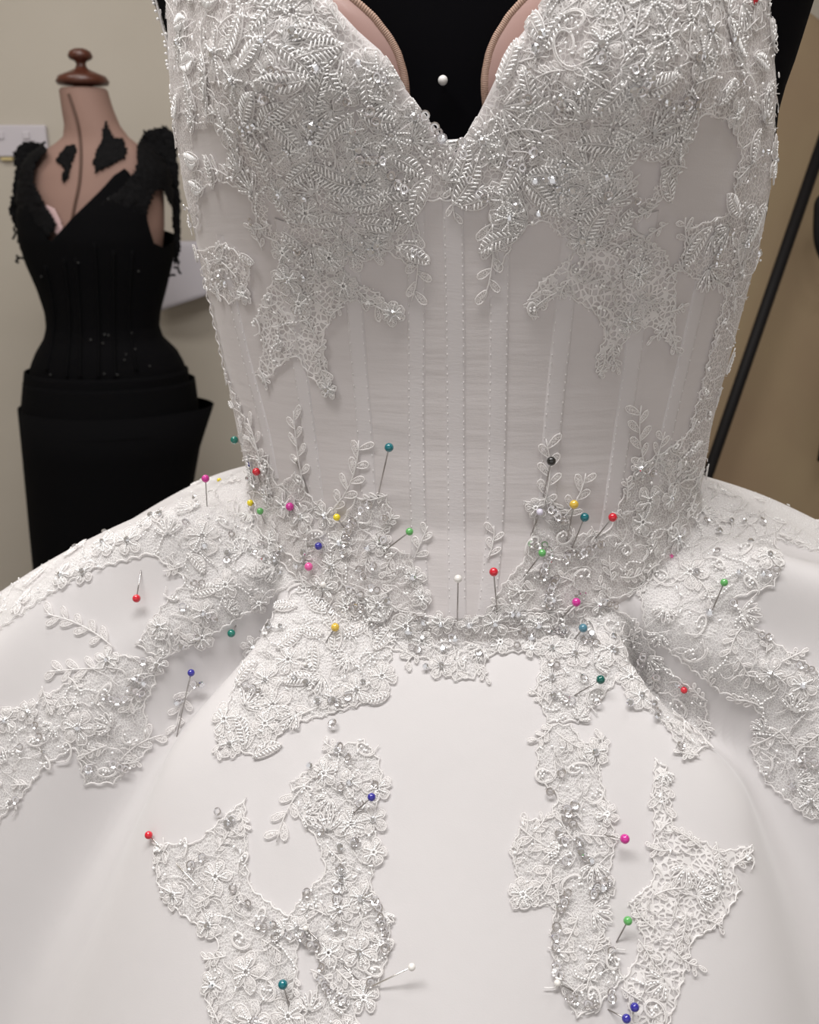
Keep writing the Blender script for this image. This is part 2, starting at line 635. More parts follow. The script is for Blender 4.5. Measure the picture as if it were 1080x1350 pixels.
# ------------------------------------------------------------------ black mannequin
man = empty('mannequin', (0, 0, 0), 'black velvet dressmaking mannequin inside the white wedding gown', 'mannequin')
g = Geo()
MZ = [0.86, 0.95, 1.05, 1.10, 1.15, 1.20, 1.25, 1.27, 1.31, 1.36, 1.40, 1.44, 1.47, 1.50, 1.55]
MH = [0.150, 0.140, 0.122, 0.130, 0.142, 0.151, 0.154, 0.1605, 0.1715, 0.178, 0.172, 0.13, 0.075, 0.058, 0.056]
MF = [0.10, 0.098, 0.085, 0.083, 0.084, 0.086, 0.088, 0.089, 0.088, 0.082, 0.07, 0.058, 0.055, 0.055, 0.055]
rows = []
for z in np.linspace(0.86, 1.55, 60):
    hw, fd = interp(z, MZ, MH), interp(z, MZ, MF)
    rows.append([rot(hw * math.sin(2 * math.pi * k / 72) * (0.965 if k > 36 and z > 1.2 else 1.0), (-fd if math.cos(2 * math.pi * k / 72) > 0 else -0.095) * math.cos(2 * math.pi * k / 72) + 0.0, z) for k in range(72)])
g.grid(rows, 'black_velvet', closed=True)
g.add(rows[-1], [tuple(range(72))], 'black_velvet')
g.add(rows[0], [tuple(range(71, -1, -1))], 'black_velvet')
mtorso = g.build('torso', man)
g = Geo()
g.grid(lathe([(0.02, 0.87), (0.02, 0.03)], 20), 'black_steel', True)
g.build('stand_pole', man)
g = Geo()
g.grid(lathe([(0.0, 0.035), (0.05, 0.033), (0.19, 0.012), (0.2, 0.0), (0.0, 0.0)], 32), 'black_steel', True)
g.build('stand_base', man)

# ------------------------------------------------------------------ lace
def frame(n, ang=None):
    t = n.orthogonal().normalized()
    if ang is None:
        ang = random.uniform(0, 2 * math.pi)
    b = n.cross(t)
    t2 = t * math.cos(ang) + b * math.sin(ang)
    return t2, n.cross(t2)

def frame_dir(n, d):
    t = (d - n * d.dot(n))
    t = t.normalized() if t.length > 1e-6 else n.orthogonal().normalized()
    return t, n.cross(t)

def lay(o, t, b, pts, h, tree=None):
    out = []
    for q in pts:
        a, c = q[0], q[1]
        hh = h + (q[2] if len(q) > 2 else 0)
        loc, n = snap(o + t * a + b * c, tree)
        out.append(loc + n * hh)
    return out

def petal_outline(L, W, ang, r0=0.0, n=11, notch=0.0, wob=0.11):
    pts = []
    ca, sa = math.cos(ang), math.sin(ang)
    for k in range(n):
        u = 2 * math.pi * k / n
        a = r0 + (L - r0) * (0.5 - 0.5 * math.cos(u))
        rel = (a - r0) / (L - r0)
        w = W * 0.5 * math.sin(u) * (0.55 + 0.65 * rel)
        a *= 1 + random.uniform(-wob, wob)
        pts.append((a * ca - w * sa, a * sa + w * ca))
    return pts

def fill_outline(g, o, t, b, outl, h, dome, mname, tree):
    cx = sum(p[0] for p in outl) / len(outl)
    cy = sum(p[1] for p in outl) / len(outl)
    mid = [(cx + (p[0] - cx) * 0.55, cy + (p[1] - cy) * 0.55, dome * 0.8) for p in outl]
    V = lay(o, t, b, [(p[0], p[1]) for p in outl] + mid + [(cx, cy, dome)], h, tree)
    n = len(outl)
    F = []
    for k in range(n):
        l = (k + 1) % n
        F += [(k, l, n + l, n + k), (n + k, n + l, 2 * n)]
    g.add(V, F, mname)

def m_flower(g, o, n, s, tree, ang=None, beads=True, h0=0.0008):
    t, b = frame(n, ang)
    k = random.choice((5, 5, 6))
    for i in range(k):
        a = 2 * math.pi * i / k + random.uniform(-0.12, 0.12)
        L = s * random.uniform(0.85, 1.1)
        outl = petal_outline(L, s * random.uniform(0.62, 0.85), a, s * 0.16)
        fill_outline(g, o, t, b, outl, h0 + 0.0002 * (i % 2), 0.0009, 'lace_fill', tree)
        c = lay(o, t, b, outl, h0 + 0.0005, tree)
        g.tube(c, 0.00029, 'lace_cord', 4, closed=True)
        for w in (-0.18, 0.18):
            c = lay(o, t, b, [(s * (0.2 + 0.11 * q) * math.cos(a + w * (0.3 + q / 5)), s * (0.2 + 0.11 * q) * math.sin(a + w * (0.3 + q / 5))) for q in range(6)], h0 + 0.0008, tree)
            if beads and random.random() < 0.5:
                for p, q in zip(c[:-1], c[1:]):
                    g.bugle((p + q) / 2 + n * 0.0003, q - p, (q - p).length * 0.95, 0.00045)
            else:
                g.tube(c, 0.00024, 'lace_cord', 3)
    if beads:
        for i in range(7):
            a = 2 * math.pi * i / 7
            p = lay(o, t, b, [(s * 0.17 * math.cos(a), s * 0.17 * math.sin(a))], h0 + 0.0009, tree)[0]
            g.bead(p, 0.00065)

def m_leaf(g, o, n, s, tree, ang=None, h0=0.0008, d=None):
    """leaf with herringbone rows of bugle beads"""
    t, b = frame(n, ang) if d is None else frame_dir(n, d)
    L, W = s * 2.0, s * 0.85
    bend = random.uniform(-0.25, 0.25)
    def mid(u):
        return (u * L - L / 2, bend * L * (u - 0.5) ** 2 * 2)
    outl = []
    for k in range(8):
        u = k / 8
        a, c = mid(u)
        outl.append((a, c + W / 2 * math.sin(math.pi * u) ** 0.75))
    for k in range(8):
        u = 1 - k / 8
        a, c = mid(u)
        outl.append((a, c - W / 2 * math.sin(math.pi * u) ** 0.75))
    fill_outline(g, o, t, b, outl, h0, 0.0006, 'lace_fill', tree)
    g.tube(lay(o, t, b, outl, h0 + 0.0005, tree), 0.00029, 'lace_cord', 4, closed=True)
    rib = lay(o, t, b, [mid(k / 9) for k in range(10)], h0 + 0.0012, tree)
    g.tube(rib, 0.00029, 'lace_cord', 4)
    nr = int(L / 0.0017)
    for k in range(1, nr):
        u = k / nr
        a, c = mid(u)
        w = W / 2 * math.sin(math.pi * u) ** 0.75
        for sg in (-1, 1):
            if random.random() < 0.08:
                continue
            p = lay(o, t, b, [(a, c + sg * w * 0.12), (a + w * 0.45, c + sg * w * 0.9)], h0 + 0.0012 + random.uniform(0, 0.0004), tree)
            g.bugle((p[0] + p[1]) / 2, p[1] - p[0], (p[1] - p[0]).length * 1.0, 0.00042)

def m_scroll(g, o, n, s, tree, ang=None, h0=0.0008):
    t, b = frame(n, ang)
    sg = random.choice((-1, 1))
    turns = random.uniform(0.55, 1.15)
    asp = random.uniform(0.4, 0.85)
    for dr, r in ((0, 0.00038), (0.16, 0.00028)):
        pts = []
        for k in range(22):
            u = k / 21
            a = sg * (u * turns * 2 * math.pi)
            rr = s * (1.0 - 0.75 * u + dr * (1 - u * 0.7))
            pts.append((rr * math.cos(a), rr * math.sin(a) * asp))
        c = lay(o, t, b, pts, h0 + 0.0006, tree)
        g.tube(c, r, 'lace_cord', 4)
    tail = [(s + 0.15 * s * u, -sg * s * 0.6 * u * (1 + 0.3 * u)) for u in [k / 6 for k in range(7)]]
    g.tube(lay(o, t, b, tail, h0 + 0.0006, tree), 0.00029, 'lace_cord', 4)
    for k in range(5):
        p = lay(o, t, b, [(random.uniform(-0.4, 0.4) * s, random.uniform(-0.4, 0.4) * s)], h0 + 0.0008, tree)[0]
        g.bead(p, random.uniform(0.0005, 0.0008))

def m_sprig(g, o, n, s, tree, ang=None, h0=0.0008, d=None, leaves=None, solid=True, L=None):
    t, b = frame(n, ang) if d is None else frame_dir(n, d)
    L = L or s * 2.6
    bend = random.uniform(-0.5, 0.5)
    def mid(u):
        return (u * L - L / 2, bend * L * (u - 0.5) ** 2)
    g.tube(lay(o, t, b, [mid(k / 10) for k in range(11)], h0 + 0.0007, tree), 0.00036, 'lace_cord', 4)
    for i in range(leaves or random.choice((4, 5, 6))):
        u = 0.12 + 0.88 * i / (leaves or 5)
        u = min(u, 1.0)
        a, c = mid(u)
        sg = 1 if i % 2 else -1
        an = sg * random.uniform(0.5, 0.95) if u < 0.95 else 0
        lw = s * random.uniform(0.36, 0.5)
        outl = [(a + p[0], c + p[1]) for p in petal_outline(s * random.uniform(0.8, 1.1), lw, an, 0.0, 11, wob=0.03)]
        if solid:
            fill_outline(g, o, t, b, outl, h0, 0.0006, 'lace_fill', tree)
        g.tube(lay(o, t, b, outl, h0 + 0.0005, tree), 0.00029, 'lace_cord', 4, closed=True)

def m_feather(g, o, n, s, tree, ang=None, h0=0.0008):
    """fan of satin-stitch loops"""
    t, b = frame(n, ang)
    k = 7
    for i in range(k):
        a = -1.0 + 2.0 * i / (k - 1)
        outl = petal_outline(s * (1.25 - 0.25 * abs(a)), s * 0.26, a, s * 0.1, 9, wob=0.02)
        g.tube(lay(o, t, b, outl, h0 + 0.0006, tree), 0.00031, 'lace_cord', 4, closed=True)
        if i % 2 == 0:
            m_ = [((0.35 + 0.2 * q) * s * math.cos(a), (0.35 + 0.2 * q) * s * math.sin(a)) for q in range(4)]
            c = lay(o, t, b, m_, h0 + 0.0011, tree)
            for p, q in zip(c[:-1], c[1:]):
                g.bugle((p + q) / 2, q - p, (q - p).length * 0.9, 0.00045)

# annular sequin and faceted crystal, shared meshes
def sequin_mesh():
    g = Geo()
    n = 12
    V = []
    for r, z in ((0.00105, 0.0), (0.0016, 0.00005), (0.0021, 0.00045), (0.0021, 0.0006), (0.0016, 0.0002), (0.00105, 0.00015)):
        for k in range(n):
            V.append((r * math.cos(2 * math.pi * k / n), r * math.sin(2 * math.pi * k / n), z))
    F = []
    for i in range(6):
        j = (i + 1) % 6
        for k in range(n):
            l = (k + 1) % n
            F.append((i * n + k, j * n + k, j * n + l, i * n + l))
    g.add(V, F, 'sequin_film')
    return g.mesh('sequin', smooth=False)
def crystal_mesh():
    g = Geo()
    n = 8
    V = [(0, 0, 0.0)]
    for r, z, ph_ in ((0.0019, 0.0008, 0), (0.0019, 0.0010, 0), (0.0011, 0.0019, math.pi / n)):
        for k in range(n):
            V.append((r * math.cos(2 * math.pi * k / n + ph_), r * math.sin(2 * math.pi * k / n + ph_), z))
    F = []
    for k in range(n):
        l = (k + 1) % n
        F.append((0, 1 + l, 1 + k))
        F.append((1 + k, 1 + l, 1 + n + l, 1 + n + k))
        F.append((1 + n + k, 1 + n + l, 1 + 2 * n + k))
        F.append((1 + n + l, 1 + 2 * n + l, 1 + 2 * n + k))
    F.append(tuple(1 + 2 * n + k for k in range(n)))
    g.add(V, F, 'crystal_glass')
    return g.mesh('crystal', smooth=False)
SEQ, CRY = sequin_mesh(), crystal_mesh()

def stick(name, me, loc, n, parent, tilt, h, sc=1.0):
    o = bpy.data.objects.new(name, me)
    COL.objects.link(o)
    nn = (n + Vector((random.uniform(-1, 1), random.uniform(-1, 1), random.uniform(-1, 1))) * tilt).normalized()
    q = nn.to_track_quat('Z', 'Y')
    o.matrix_world = Matrix.LocRotScale(loc + n * h, q, Vector((sc, sc, sc)))
    o.parent = parent
    return o

# outlines of the lace pieces as seen in the photograph; each is laid on the cloth itself
REG = {}
REG['bust_l'] = dict(poly=[(600, 262), (600, 190), (560, 150), (525, 100), (505, 60), (470, 30), (445, -30), (400, -75), (205, -110), (210, 200), (228, 270), (262, 300), (262, 250), (290, 235), (330, 250), (345, 300), (375, 330), (440, 345), (470, 332), (500, 322), (545, 350), (552, 300), (525, 265), (560, 262)],
    holes=[[(255, 170), (300, 165), (310, 200), (290, 222), (258, 222)], [(461, 138), (490, 140), (494, 190), (466, 192)], [(350, 255), (374, 258), (376, 310), (360, 305)]],
    r=24, size=(0.008, 0.0125), mix='FFLLLLCSEE', net='lace_net', beads=1.0)
REG['bust_r'] = dict(poly=[(600, 262), (600, 190), (622, 150), (650, 95), (680, 50), (705, 10), (715, -30), (760, -75), (1065, -110), (1060, 150), (1050, 250), (1030, 330), (975, 370), (930, 375), (893, 355), (905, 300), (960, 280), (975, 200), (960, 160), (925, 150), (900, 200), (890, 240), (850, 285), (826, 240), (815, 290), (850, 310), (800, 330), (740, 310), (720, 290), (690, 300), (655, 360), (640, 300), (665, 268)],
    holes=[[(828, 210), (868, 195), (872, 235), (848, 265), (828, 240)]],
    r=24, size=(0.008, 0.0125), mix='FFLLCSSEE', net='lace_net', beads=0.8)
REG['drop_l'] = dict(poly=[(375, 330), (440, 340), (470, 372), (500, 385), (522, 415), (490, 402), (465, 395), (450, 400), (428, 440), (432, 490), (436, 522), (408, 495), (392, 468), (372, 480), (350, 505), (340, 492), (350, 455), (338, 420), (348, 395), (362, 365)],
    r=30, size=(0.0065, 0.009), mix='FCSS', net='guipure', beads=0.25)
REG['drop_r'] = dict(poly=[(690, 402), (712, 372), (745, 345), (780, 310), (830, 300), (875, 330), (890, 370), (888, 430), (893, 465), (862, 432), (835, 430), (806, 480), (790, 497), (785, 470), (798, 440), (785, 412), (745, 388), (722, 395), (700, 416)],
    r=30, size=(0.0065, 0.009), mix='FCSS', net='guipure', beads=0.25)
REG['side_l'] = dict(poly=[(262, 330), (300, 320), (335, 345), (325, 390), (305, 400), (285, 385), (262, 380)],
    r=22, size=(0.006, 0.008), mix='FCSL', net='lace_net', beads=1.0)
REG['edge_l'] = dict(poly=[(225, 230), (248, 260), (262, 330), (280, 400), (300, 490), (325, 550), (350, 610), (362, 650), (330, 650), (300, 560), (275, 460), (250, 350), (232, 280)],
    r=17, size=(0.005, 0.007), mix='LSCS', net='lace_net', beads=1.6)
REG['edge_r'] = dict(poly=[(1045, 240), (1030, 330), (1000, 420), (975, 500), (955, 575), (940, 625), (880, 640), (868, 600), (905, 570), (925, 500), (945, 420), (960, 370), (990, 330)],
    r=18, size=(0.005, 0.007), mix='SCSL', net='lace_net', beads=0.5)
REG['waist_l'] = dict(poly=[(330, 600), (355, 600), (368, 640), (390, 622), (412, 655), (450, 690), (470, 655), (510, 655), (522, 685), (505, 715), (540, 730), (556, 770), (562, 815), (500, 800), (440, 780), (395, 765), (330, 700)],
    r=24, size=(0.0065, 0.0095), mix='FCSS', net='tulle', beads=0.6)
REG['waist_r'] = dict(poly=[(640, 812), (662, 770), (692, 735), (705, 690), (690, 660), (722, 655), (748, 672), (752, 705), (800, 700), (822, 645), (845, 610), (880, 590), (915, 618), (925, 660), (880, 720), (850, 780), (760, 800), (700, 812)],
    r=25, size=(0.0065, 0.0095), mix='FCSS', net='tulle', beads=0.5)
REG['basque'] = dict(poly=[(470, 790), (540, 805), (600, 818), (660, 805), (720, 800), (735, 830), (700, 860), (650, 862), (625, 895), (600, 898), (570, 872), (535, 862), (490, 850)],
    r=21, size=(0.006, 0.0085), mix='FFCSE', net='tulle', beads=0.9)
REG['hip_l'] = dict(poly=[(-40, 780), (0, 735), (80, 680), (150, 645), (230, 612), (330, 600), (345, 700), (400, 742), (395, 765), (330, 805), (262, 848), (210, 868), (180, 850), (213, 800), (246, 765), (200, 730), (120, 752), (60, 788), (0, 832), (-40, 855)],
    r=25, size=(0.007, 0.0105), mix='FFLCSE', net='tulle', beads=1.3)
REG['hip_l_low'] = dict(poly=[(150, 862), (210, 868), (205, 900), (190, 930), (200, 985), (150, 1032), (112, 1034), (100, 985), (62, 1008), (30, 1050), (0, 1082), (-40, 1100), (-40, 945), (40, 930), (100, 893)],
    r=26, size=(0.007, 0.010), mix='FCSSE', net='tulle', beads=0.7)
REG['front_l'] = dict(poly=[(400, 772), (450, 765), (500, 795), (520, 850), (512, 885), (500, 922), (470, 932), (425, 945), (385, 955), (340, 1000), (288, 978), (300, 930), (322, 868), (345, 835), (372, 795)],
    r=23, size=(0.0075, 0.0105), mix='FFLLCE', net='tulle', beads=1.4)
REG['front_r'] = dict(poly=[(700, 812), (790, 795), (838, 815), (872, 872), (932, 922), (935, 985), (900, 1000), (880, 962), (852, 932), (818, 892), (785, 930), (762, 952), (722, 952), (704, 912), (714, 880)],
    r=25, size=(0.007, 0.010), mix='FFCSSE', net='tulle', beads=0.9)
REG['hip_r'] = dict(poly=[(850, 720), (885, 690), (925, 615), (1000, 615), (1110, 665), (1115, 740), (1020, 712), (1032, 742), (1020, 772), (965, 790), (1000, 832), (1060, 872), (1110, 905), (1110, 1090), (1060, 1072), (1010, 1032), (988, 985), (1010, 950), (985, 922), (950, 912), (900, 872), (850, 830), (842, 770)],
    r=28, size=(0.007, 0.010), mix='FCSSE', net='tulle', beads=0.8)
REG['drape_l'] = dict(poly=[(440, 985), (480, 975), (500, 1000), (508, 1040), (496, 1062), (496, 1120), (490, 1170), (512, 1210), (516, 1250), (500, 1300), (470, 1330), (475, 1380), (415, 1380), (400, 1340), (420, 1300), (428, 1250), (400, 1238), (365, 1230), (400, 1180), (430, 1150), (420, 1110), (385, 1062), (383, 1032), (418, 1008)],
    r=26, size=(0.0065, 0.0095), mix='FFCSE', net='tulle', beads=1.2)
REG['corner_l'] = dict(poly=[(203, 1112), (260, 1110), (290, 1082), (325, 1052), (326, 1130), (332, 1170), (370, 1200), (400, 1215), (392, 1262), (402, 1380), (290, 1380), (268, 1300), (290, 1242), (240, 1205), (214, 1182), (204, 1142)],
    r=29, size=(0.007, 0.0095), mix='FCSS', net='tulle', beads=0.4)
REG['drape_r'] = dict(poly=[(720, 955), (752, 955), (770, 980), (797, 970), (790, 1020), (802, 1060), (812, 1110), (800, 1170), (782, 1200), (802, 1240), (822, 1290), (792, 1322), (760, 1342), (732, 1292), (725, 1230), (732, 1192), (690, 1195), (673, 1120), (690, 1080), (722, 1080), (736, 1050), (710, 1030), (707, 990)],
    r=26, size=(0.0065, 0.0095), mix='FCSSE', net='tulle', beads=1.0)
REG['corner_r'] = dict(poly=[(862, 1000), (878, 1010), (888, 1092), (930, 1110), (945, 1122), (990, 1115), (986, 1136), (965, 1142), (976, 1172), (950, 1217), (912, 1240), (900, 1292), (872, 1380), (838, 1380), (822, 1290), (850, 1242), (828, 1190), (860, 1162)],
    r=30, size=(0.007, 0.009), mix='CSSE', net='guipure', beads=0.15)

def inside(x, y, rg):
    return inpoly(x, y, rg['poly']) and not any(inpoly(x, y, h) for h in rg.get('holes', ()))

def net_patch(rg, parent, name, step=5):
    poly = rg['poly']
    x0, x1 = min(p[0] for p in poly), max(p[0] for p in poly)
    y0, y1 = min(p[1] for p in poly), max(p[1] for p in poly)
    idx, V, F = {}, [], []
    def vert(i, j):
        if (i, j) not in idx:
            px, py = x0 + i * step, y0 + j * step
            h = hit(px, py)
            if h is None:
                idx[(i, j)] = None
            else:
                loc, n = h
                V.append(loc + outward(loc, n) * (0.0007 + 0.0004 * math.sin(px * 0.13) * math.cos(py * 0.11)))
                idx[(i, j)] = len(V) - 1
        return idx[(i, j)]
    for j in range(int((y1 - y0) / step) + 1):
        for i in range(int((x1 - x0) / step) + 1):
            if not inside(x0 + (i + 0.5) * step, y0 + (j + 0.5) * step, rg):
                continue
            q = [vert(i, j), vert(i, j + 1), vert(i + 1, j + 1), vert(i + 1, j)]
            if None in q:
                continue
            ps = [Vector(V[k]) for k in q]
            if max((ps[a] - ps[(a + 1) % 4]).length for a in range(4)) > 0.04:
                continue
            F.append(q)
    up = list(range(len(V)))
    def find(a):
        while up[a] != a:
            up[a] = up[up[a]]
            a = up[a]
        return a
    for q in F:
        for k in q[1:]:
            up[find(k)] = find(q[0])
    cnt = {}
    for q in F:
        cnt[find(q[0])] = cnt.get(find(q[0]), 0) + 1
    best = max(cnt, key=cnt.get)
    F = [q for q in F if find(q[0]) == best]
    used = sorted({k for q in F for k in q})
    ren = {k: i for i, k in enumerate(used)}
    V = [V[k] for k in used]
    F = [tuple(ren[k] for k in q) for q in F]
    g = Geo()
    g.add(V, F, rg['net'])
    return g.build(name, parent)

def border(g, rg):
    poly = rg['poly']
    pts = []
    m = len(poly)
    run = []
    def flush():
        nonlocal run
        if len(run) > 2:
            g.tube(run, 0.0004, 'lace_cord', 4)
        run = []
    for i in range(m):
        a, b = poly[i], poly[(i + 1) % m]
        L = math.hypot(b[0] - a[0], b[1] - a[1])
        k = max(1, int(L / 4))
        nx, ny = -(b[1] - a[1]) / max(L, 1e-6), (b[0] - a[0]) / max(L, 1e-6)
        lob = max(1, round(L / 17))
        for q in range(k):
            u = q / k
            w = 3.6 * abs(math.sin(math.pi * lob * u)) - 1.0
            x, y = a[0] + (b[0] - a[0]) * u + nx * w, a[1] + (b[1] - a[1]) * u + ny * w
            h = hit(x, y)
            if h is None or h[0].y > 0.03 or (run and (h[0] - run[-1]).length > 0.006 and abs(x - 600) < 60 and y < 260) or (run and (h[0] - run[-1]).length > 0.012):
                flush()
                continue
            run.append(h[0] + outward(*h) * 0.0011)
    flush()

MOT = {'F': ('lace_flower', m_flower), 'L': ('beaded_leaf', m_leaf), 'C': ('lace_scroll', m_scroll), 'S': ('lace_sprig', m_sprig), 'E': ('lace_fan', m_feather)}
APP = {}
RCENT = []
def scatter(rg, key, tree=None):
    poly = rg['poly']
    x0, x1 = min(p[0] for p in poly), max(p[0] for p in poly)
    y0, y1 = min(p[1] for p in poly), max(p[1] for p in poly)
    par = net_patch(rg, dress, 'lace_applique')
    APP[key] = par
    pts = []
    fails = 0
    mr = rg['r'] * (1.0 if key.startswith('bust') else 1.12)
    while fails < 260:
        x, y = random.uniform(x0, x1), random.uniform(y0, y1)
        if not inside(x, y, rg) or any((x - a) ** 2 + (y - b) ** 2 < mr ** 2 for a, b in pts):
            fails += 1
            continue
        pts.append((x, y))
        fails = 0
    for (x, y) in pts:
        h = hit(x, y)
        if h is None:
            continue
        loc, n = h
        # keep each motif on the cloth it starts on
        tr = BVB if loc.z > 1.06 or (BVB.find_nearest(loc)[3] < 0.0005) else BVS
        n = outward(loc, n)
        s = random.uniform(*rg['size'])
        # shrink where it would hang over the outline
        for a in range(8):
            xx, yy = project(loc + n * 0)
        ins = sum(inside(x + 20 * math.cos(a * 0.785), y + 20 * math.sin(a * 0.785), rg) for a in range(8))
        s *= 0.62 + 0.38 * ins / 8
        nm, fn = MOT[random.choice(rg['mix'])]
        if fn is m_leaf:
            s *= 0.95
        if fn is m_scroll:
            s *= 0.75
        if fn is m_sprig:
            s *= 0.62
        g = Geo()
        fn(g, loc, n, s, tr, h0=0.0006 + random.uniform(0, 0.0007))
        g.build(nm, par)
        if nm == 'lace_flower':
            RCENT.append((loc, n, par))
    # fine threads and seed beads between the motifs
    g = Geo()
    gbd = Geo()
    border(g, rg)
    area_px = len(pts) * rg['r'] ** 2 * 0.8
    for k in range(int(area_px / 200)):
        for _ in range(20):
            x, y = random.uniform(x0, x1), random.uniform(y0, y1)
            if inside(x, y, rg):
                break
        else:
            continue
        a = random.uniform(0, 6.28)
        run = []
        cur = random.uniform(-0.5, 0.5)
        for q in range(random.randint(6, 12)):
            if not inside(x, y, rg):
                break
            h = hit(x, y)
            if h is None or (run and (h[0] - run[-1]).length > 0.012):
                break
            run.append(h[0] + outward(*h) * random.uniform(0.0010, 0.0019))
            a += cur + random.uniform(-0.35, 0.35)
            x += 4.5 * math.cos(a)
            y += 4.5 * math.sin(a)
        if len(run) > 3:
            g.tube(run, random.choice((0.00022, 0.0003)), 'lace_cord', 3)
            if random.random() < 0.16 * rg['beads']:
                for p in run:
                    gbd.bead(p + Vector((0, 0, 0)), 0.0006)
    if g.f:
        g.build('lace_thread', par, kind='stuff')
    for k in range(int(area_px / 190 * rg['beads'])):
        x, y = random.uniform(x0, x1), random.uniform(y0, y1)
        if not inside(x, y, rg):
            continue
        h = hit(x, y)
        if h is None:
            continue
        n = outward(*h)
        c = h[0] + n * random.uniform(0.0016, 0.0026)
        if random.random() < 0.55:
            gbd.bead(c, random.uniform(0.0005, 0.00085))
        else:
            t, b = frame(n)
            gbd.bugle(c, t, random.uniform(0.002, 0.0032), 0.00045)
    if gbd.f:
        gbd.build('seed_bead', par, kind='stuff')

for key, rg in REG.items():
    scatter(rg, key)

def near_app(x, y):
    best, bd = None, 1e9
    for k, rg in REG.items():
        if inside(x, y, rg):
            return APP[k]
        for p in rg['poly']:
            d = (p[0] - x) ** 2 + (p[1] - y) ** 2
            if d < bd:
                best, bd = k, d
    return APP[best]

# single leaf sprigs that hang free of the main pieces (pixel of root, pixel of tip, leaves)
for (ax, ay), (bx, by), lv in [
        ((545, 270), (556, 402), 7), ((655, 275), (645, 402), 7), ((597, 240), (598, 292), 3), ((400, 640), (386, 535), 4), ((355, 640), (330, 545), 4),
        ((440, 690), (488, 580), 5), ((720, 680), (728, 572), 4), ((742, 690), (778, 622), 3), ((850, 640), (836, 530), 4), ((860, 620), (875, 565), 3),
        ((545, 740), (566, 690), 4), ((645, 740), (655, 690), 4), ((470, 385), (520, 418), 4), ((735, 380), (694, 412), 4), ((880, 430), (892, 466), 3),
        ((420, 470), (434, 520), 3), ((800, 460), (790, 496), 3), ((905, 330), (898, 285), 3), ((290, 350), (300, 330), 3), ((350, 330), (330, 290), 3),
        ((310, 230), (270, 215), 3), ((415, 1010), (355, 1110), 5), ((300, 960), (285, 1000), 4), ((740, 1130), (680, 1090), 5), ((735, 1140), (690, 1195), 5),
        ((790, 1010), (796, 965), 3), ((965, 1140), (992, 1120), 3), ((870, 1010), (873, 1080), 4), ((160, 850), (60, 800), 6), ((140, 880), (60, 885), 5),
        ((900, 930), (870, 1000), 4), ((905, 930), (932, 990), 4), ((1035, 960), (990, 985), 4), ((600, 850), (605, 898), 4), ((430, 930), (300, 985), 6),
        ((250, 900), (225, 970), 4), ((225, 1110), (205, 1150), 4), ((150, 1000), (215, 960), 5), ((880, 290), (850, 310), 3), ((560, 850), (530, 880), 3)]:
    ha, hb = hit(ax, ay), hit(bx, by)
    if not ha or not hb:
        continue
    tr = BVB if (ha[0].z > 1.07 and hb[0].z > 1.07) else BVH
    o = (ha[0] + hb[0]) / 2
    loc, n = snap(o, tr)
    d = hb[0] - ha[0]
    g = Geo()
    ls = min(d.length / 2.9, 0.0085)
    m_sprig(g, loc, n, ls, tr, d=d, leaves=max(lv, int(d.length / (ls * 0.62))), h0=0.0008, L=d.length * 0.9)
    g.build('lace_sprig', near_app(ax, ay))

# beaded motifs round the sides, out to where the photograph stops seeing the cloth
gsd = Geo()
for sg in (-1, 1):
    for k in range(9):
        z = 1.10 + 0.024 * k
        p = sg * (R(88) + R(26) * random.random())
        x, y = bod(p, z)
        loc, n = snap(rot(x, y, z), BVB)
        g = Geo()
        random.choice((m_leaf, m_scroll, m_sprig))(g, loc, n, random.uniform(0.007, 0.010), BVB)
        g.build('lace_sprig', APP['edge_l' if sg < 0 else 'edge_r'])

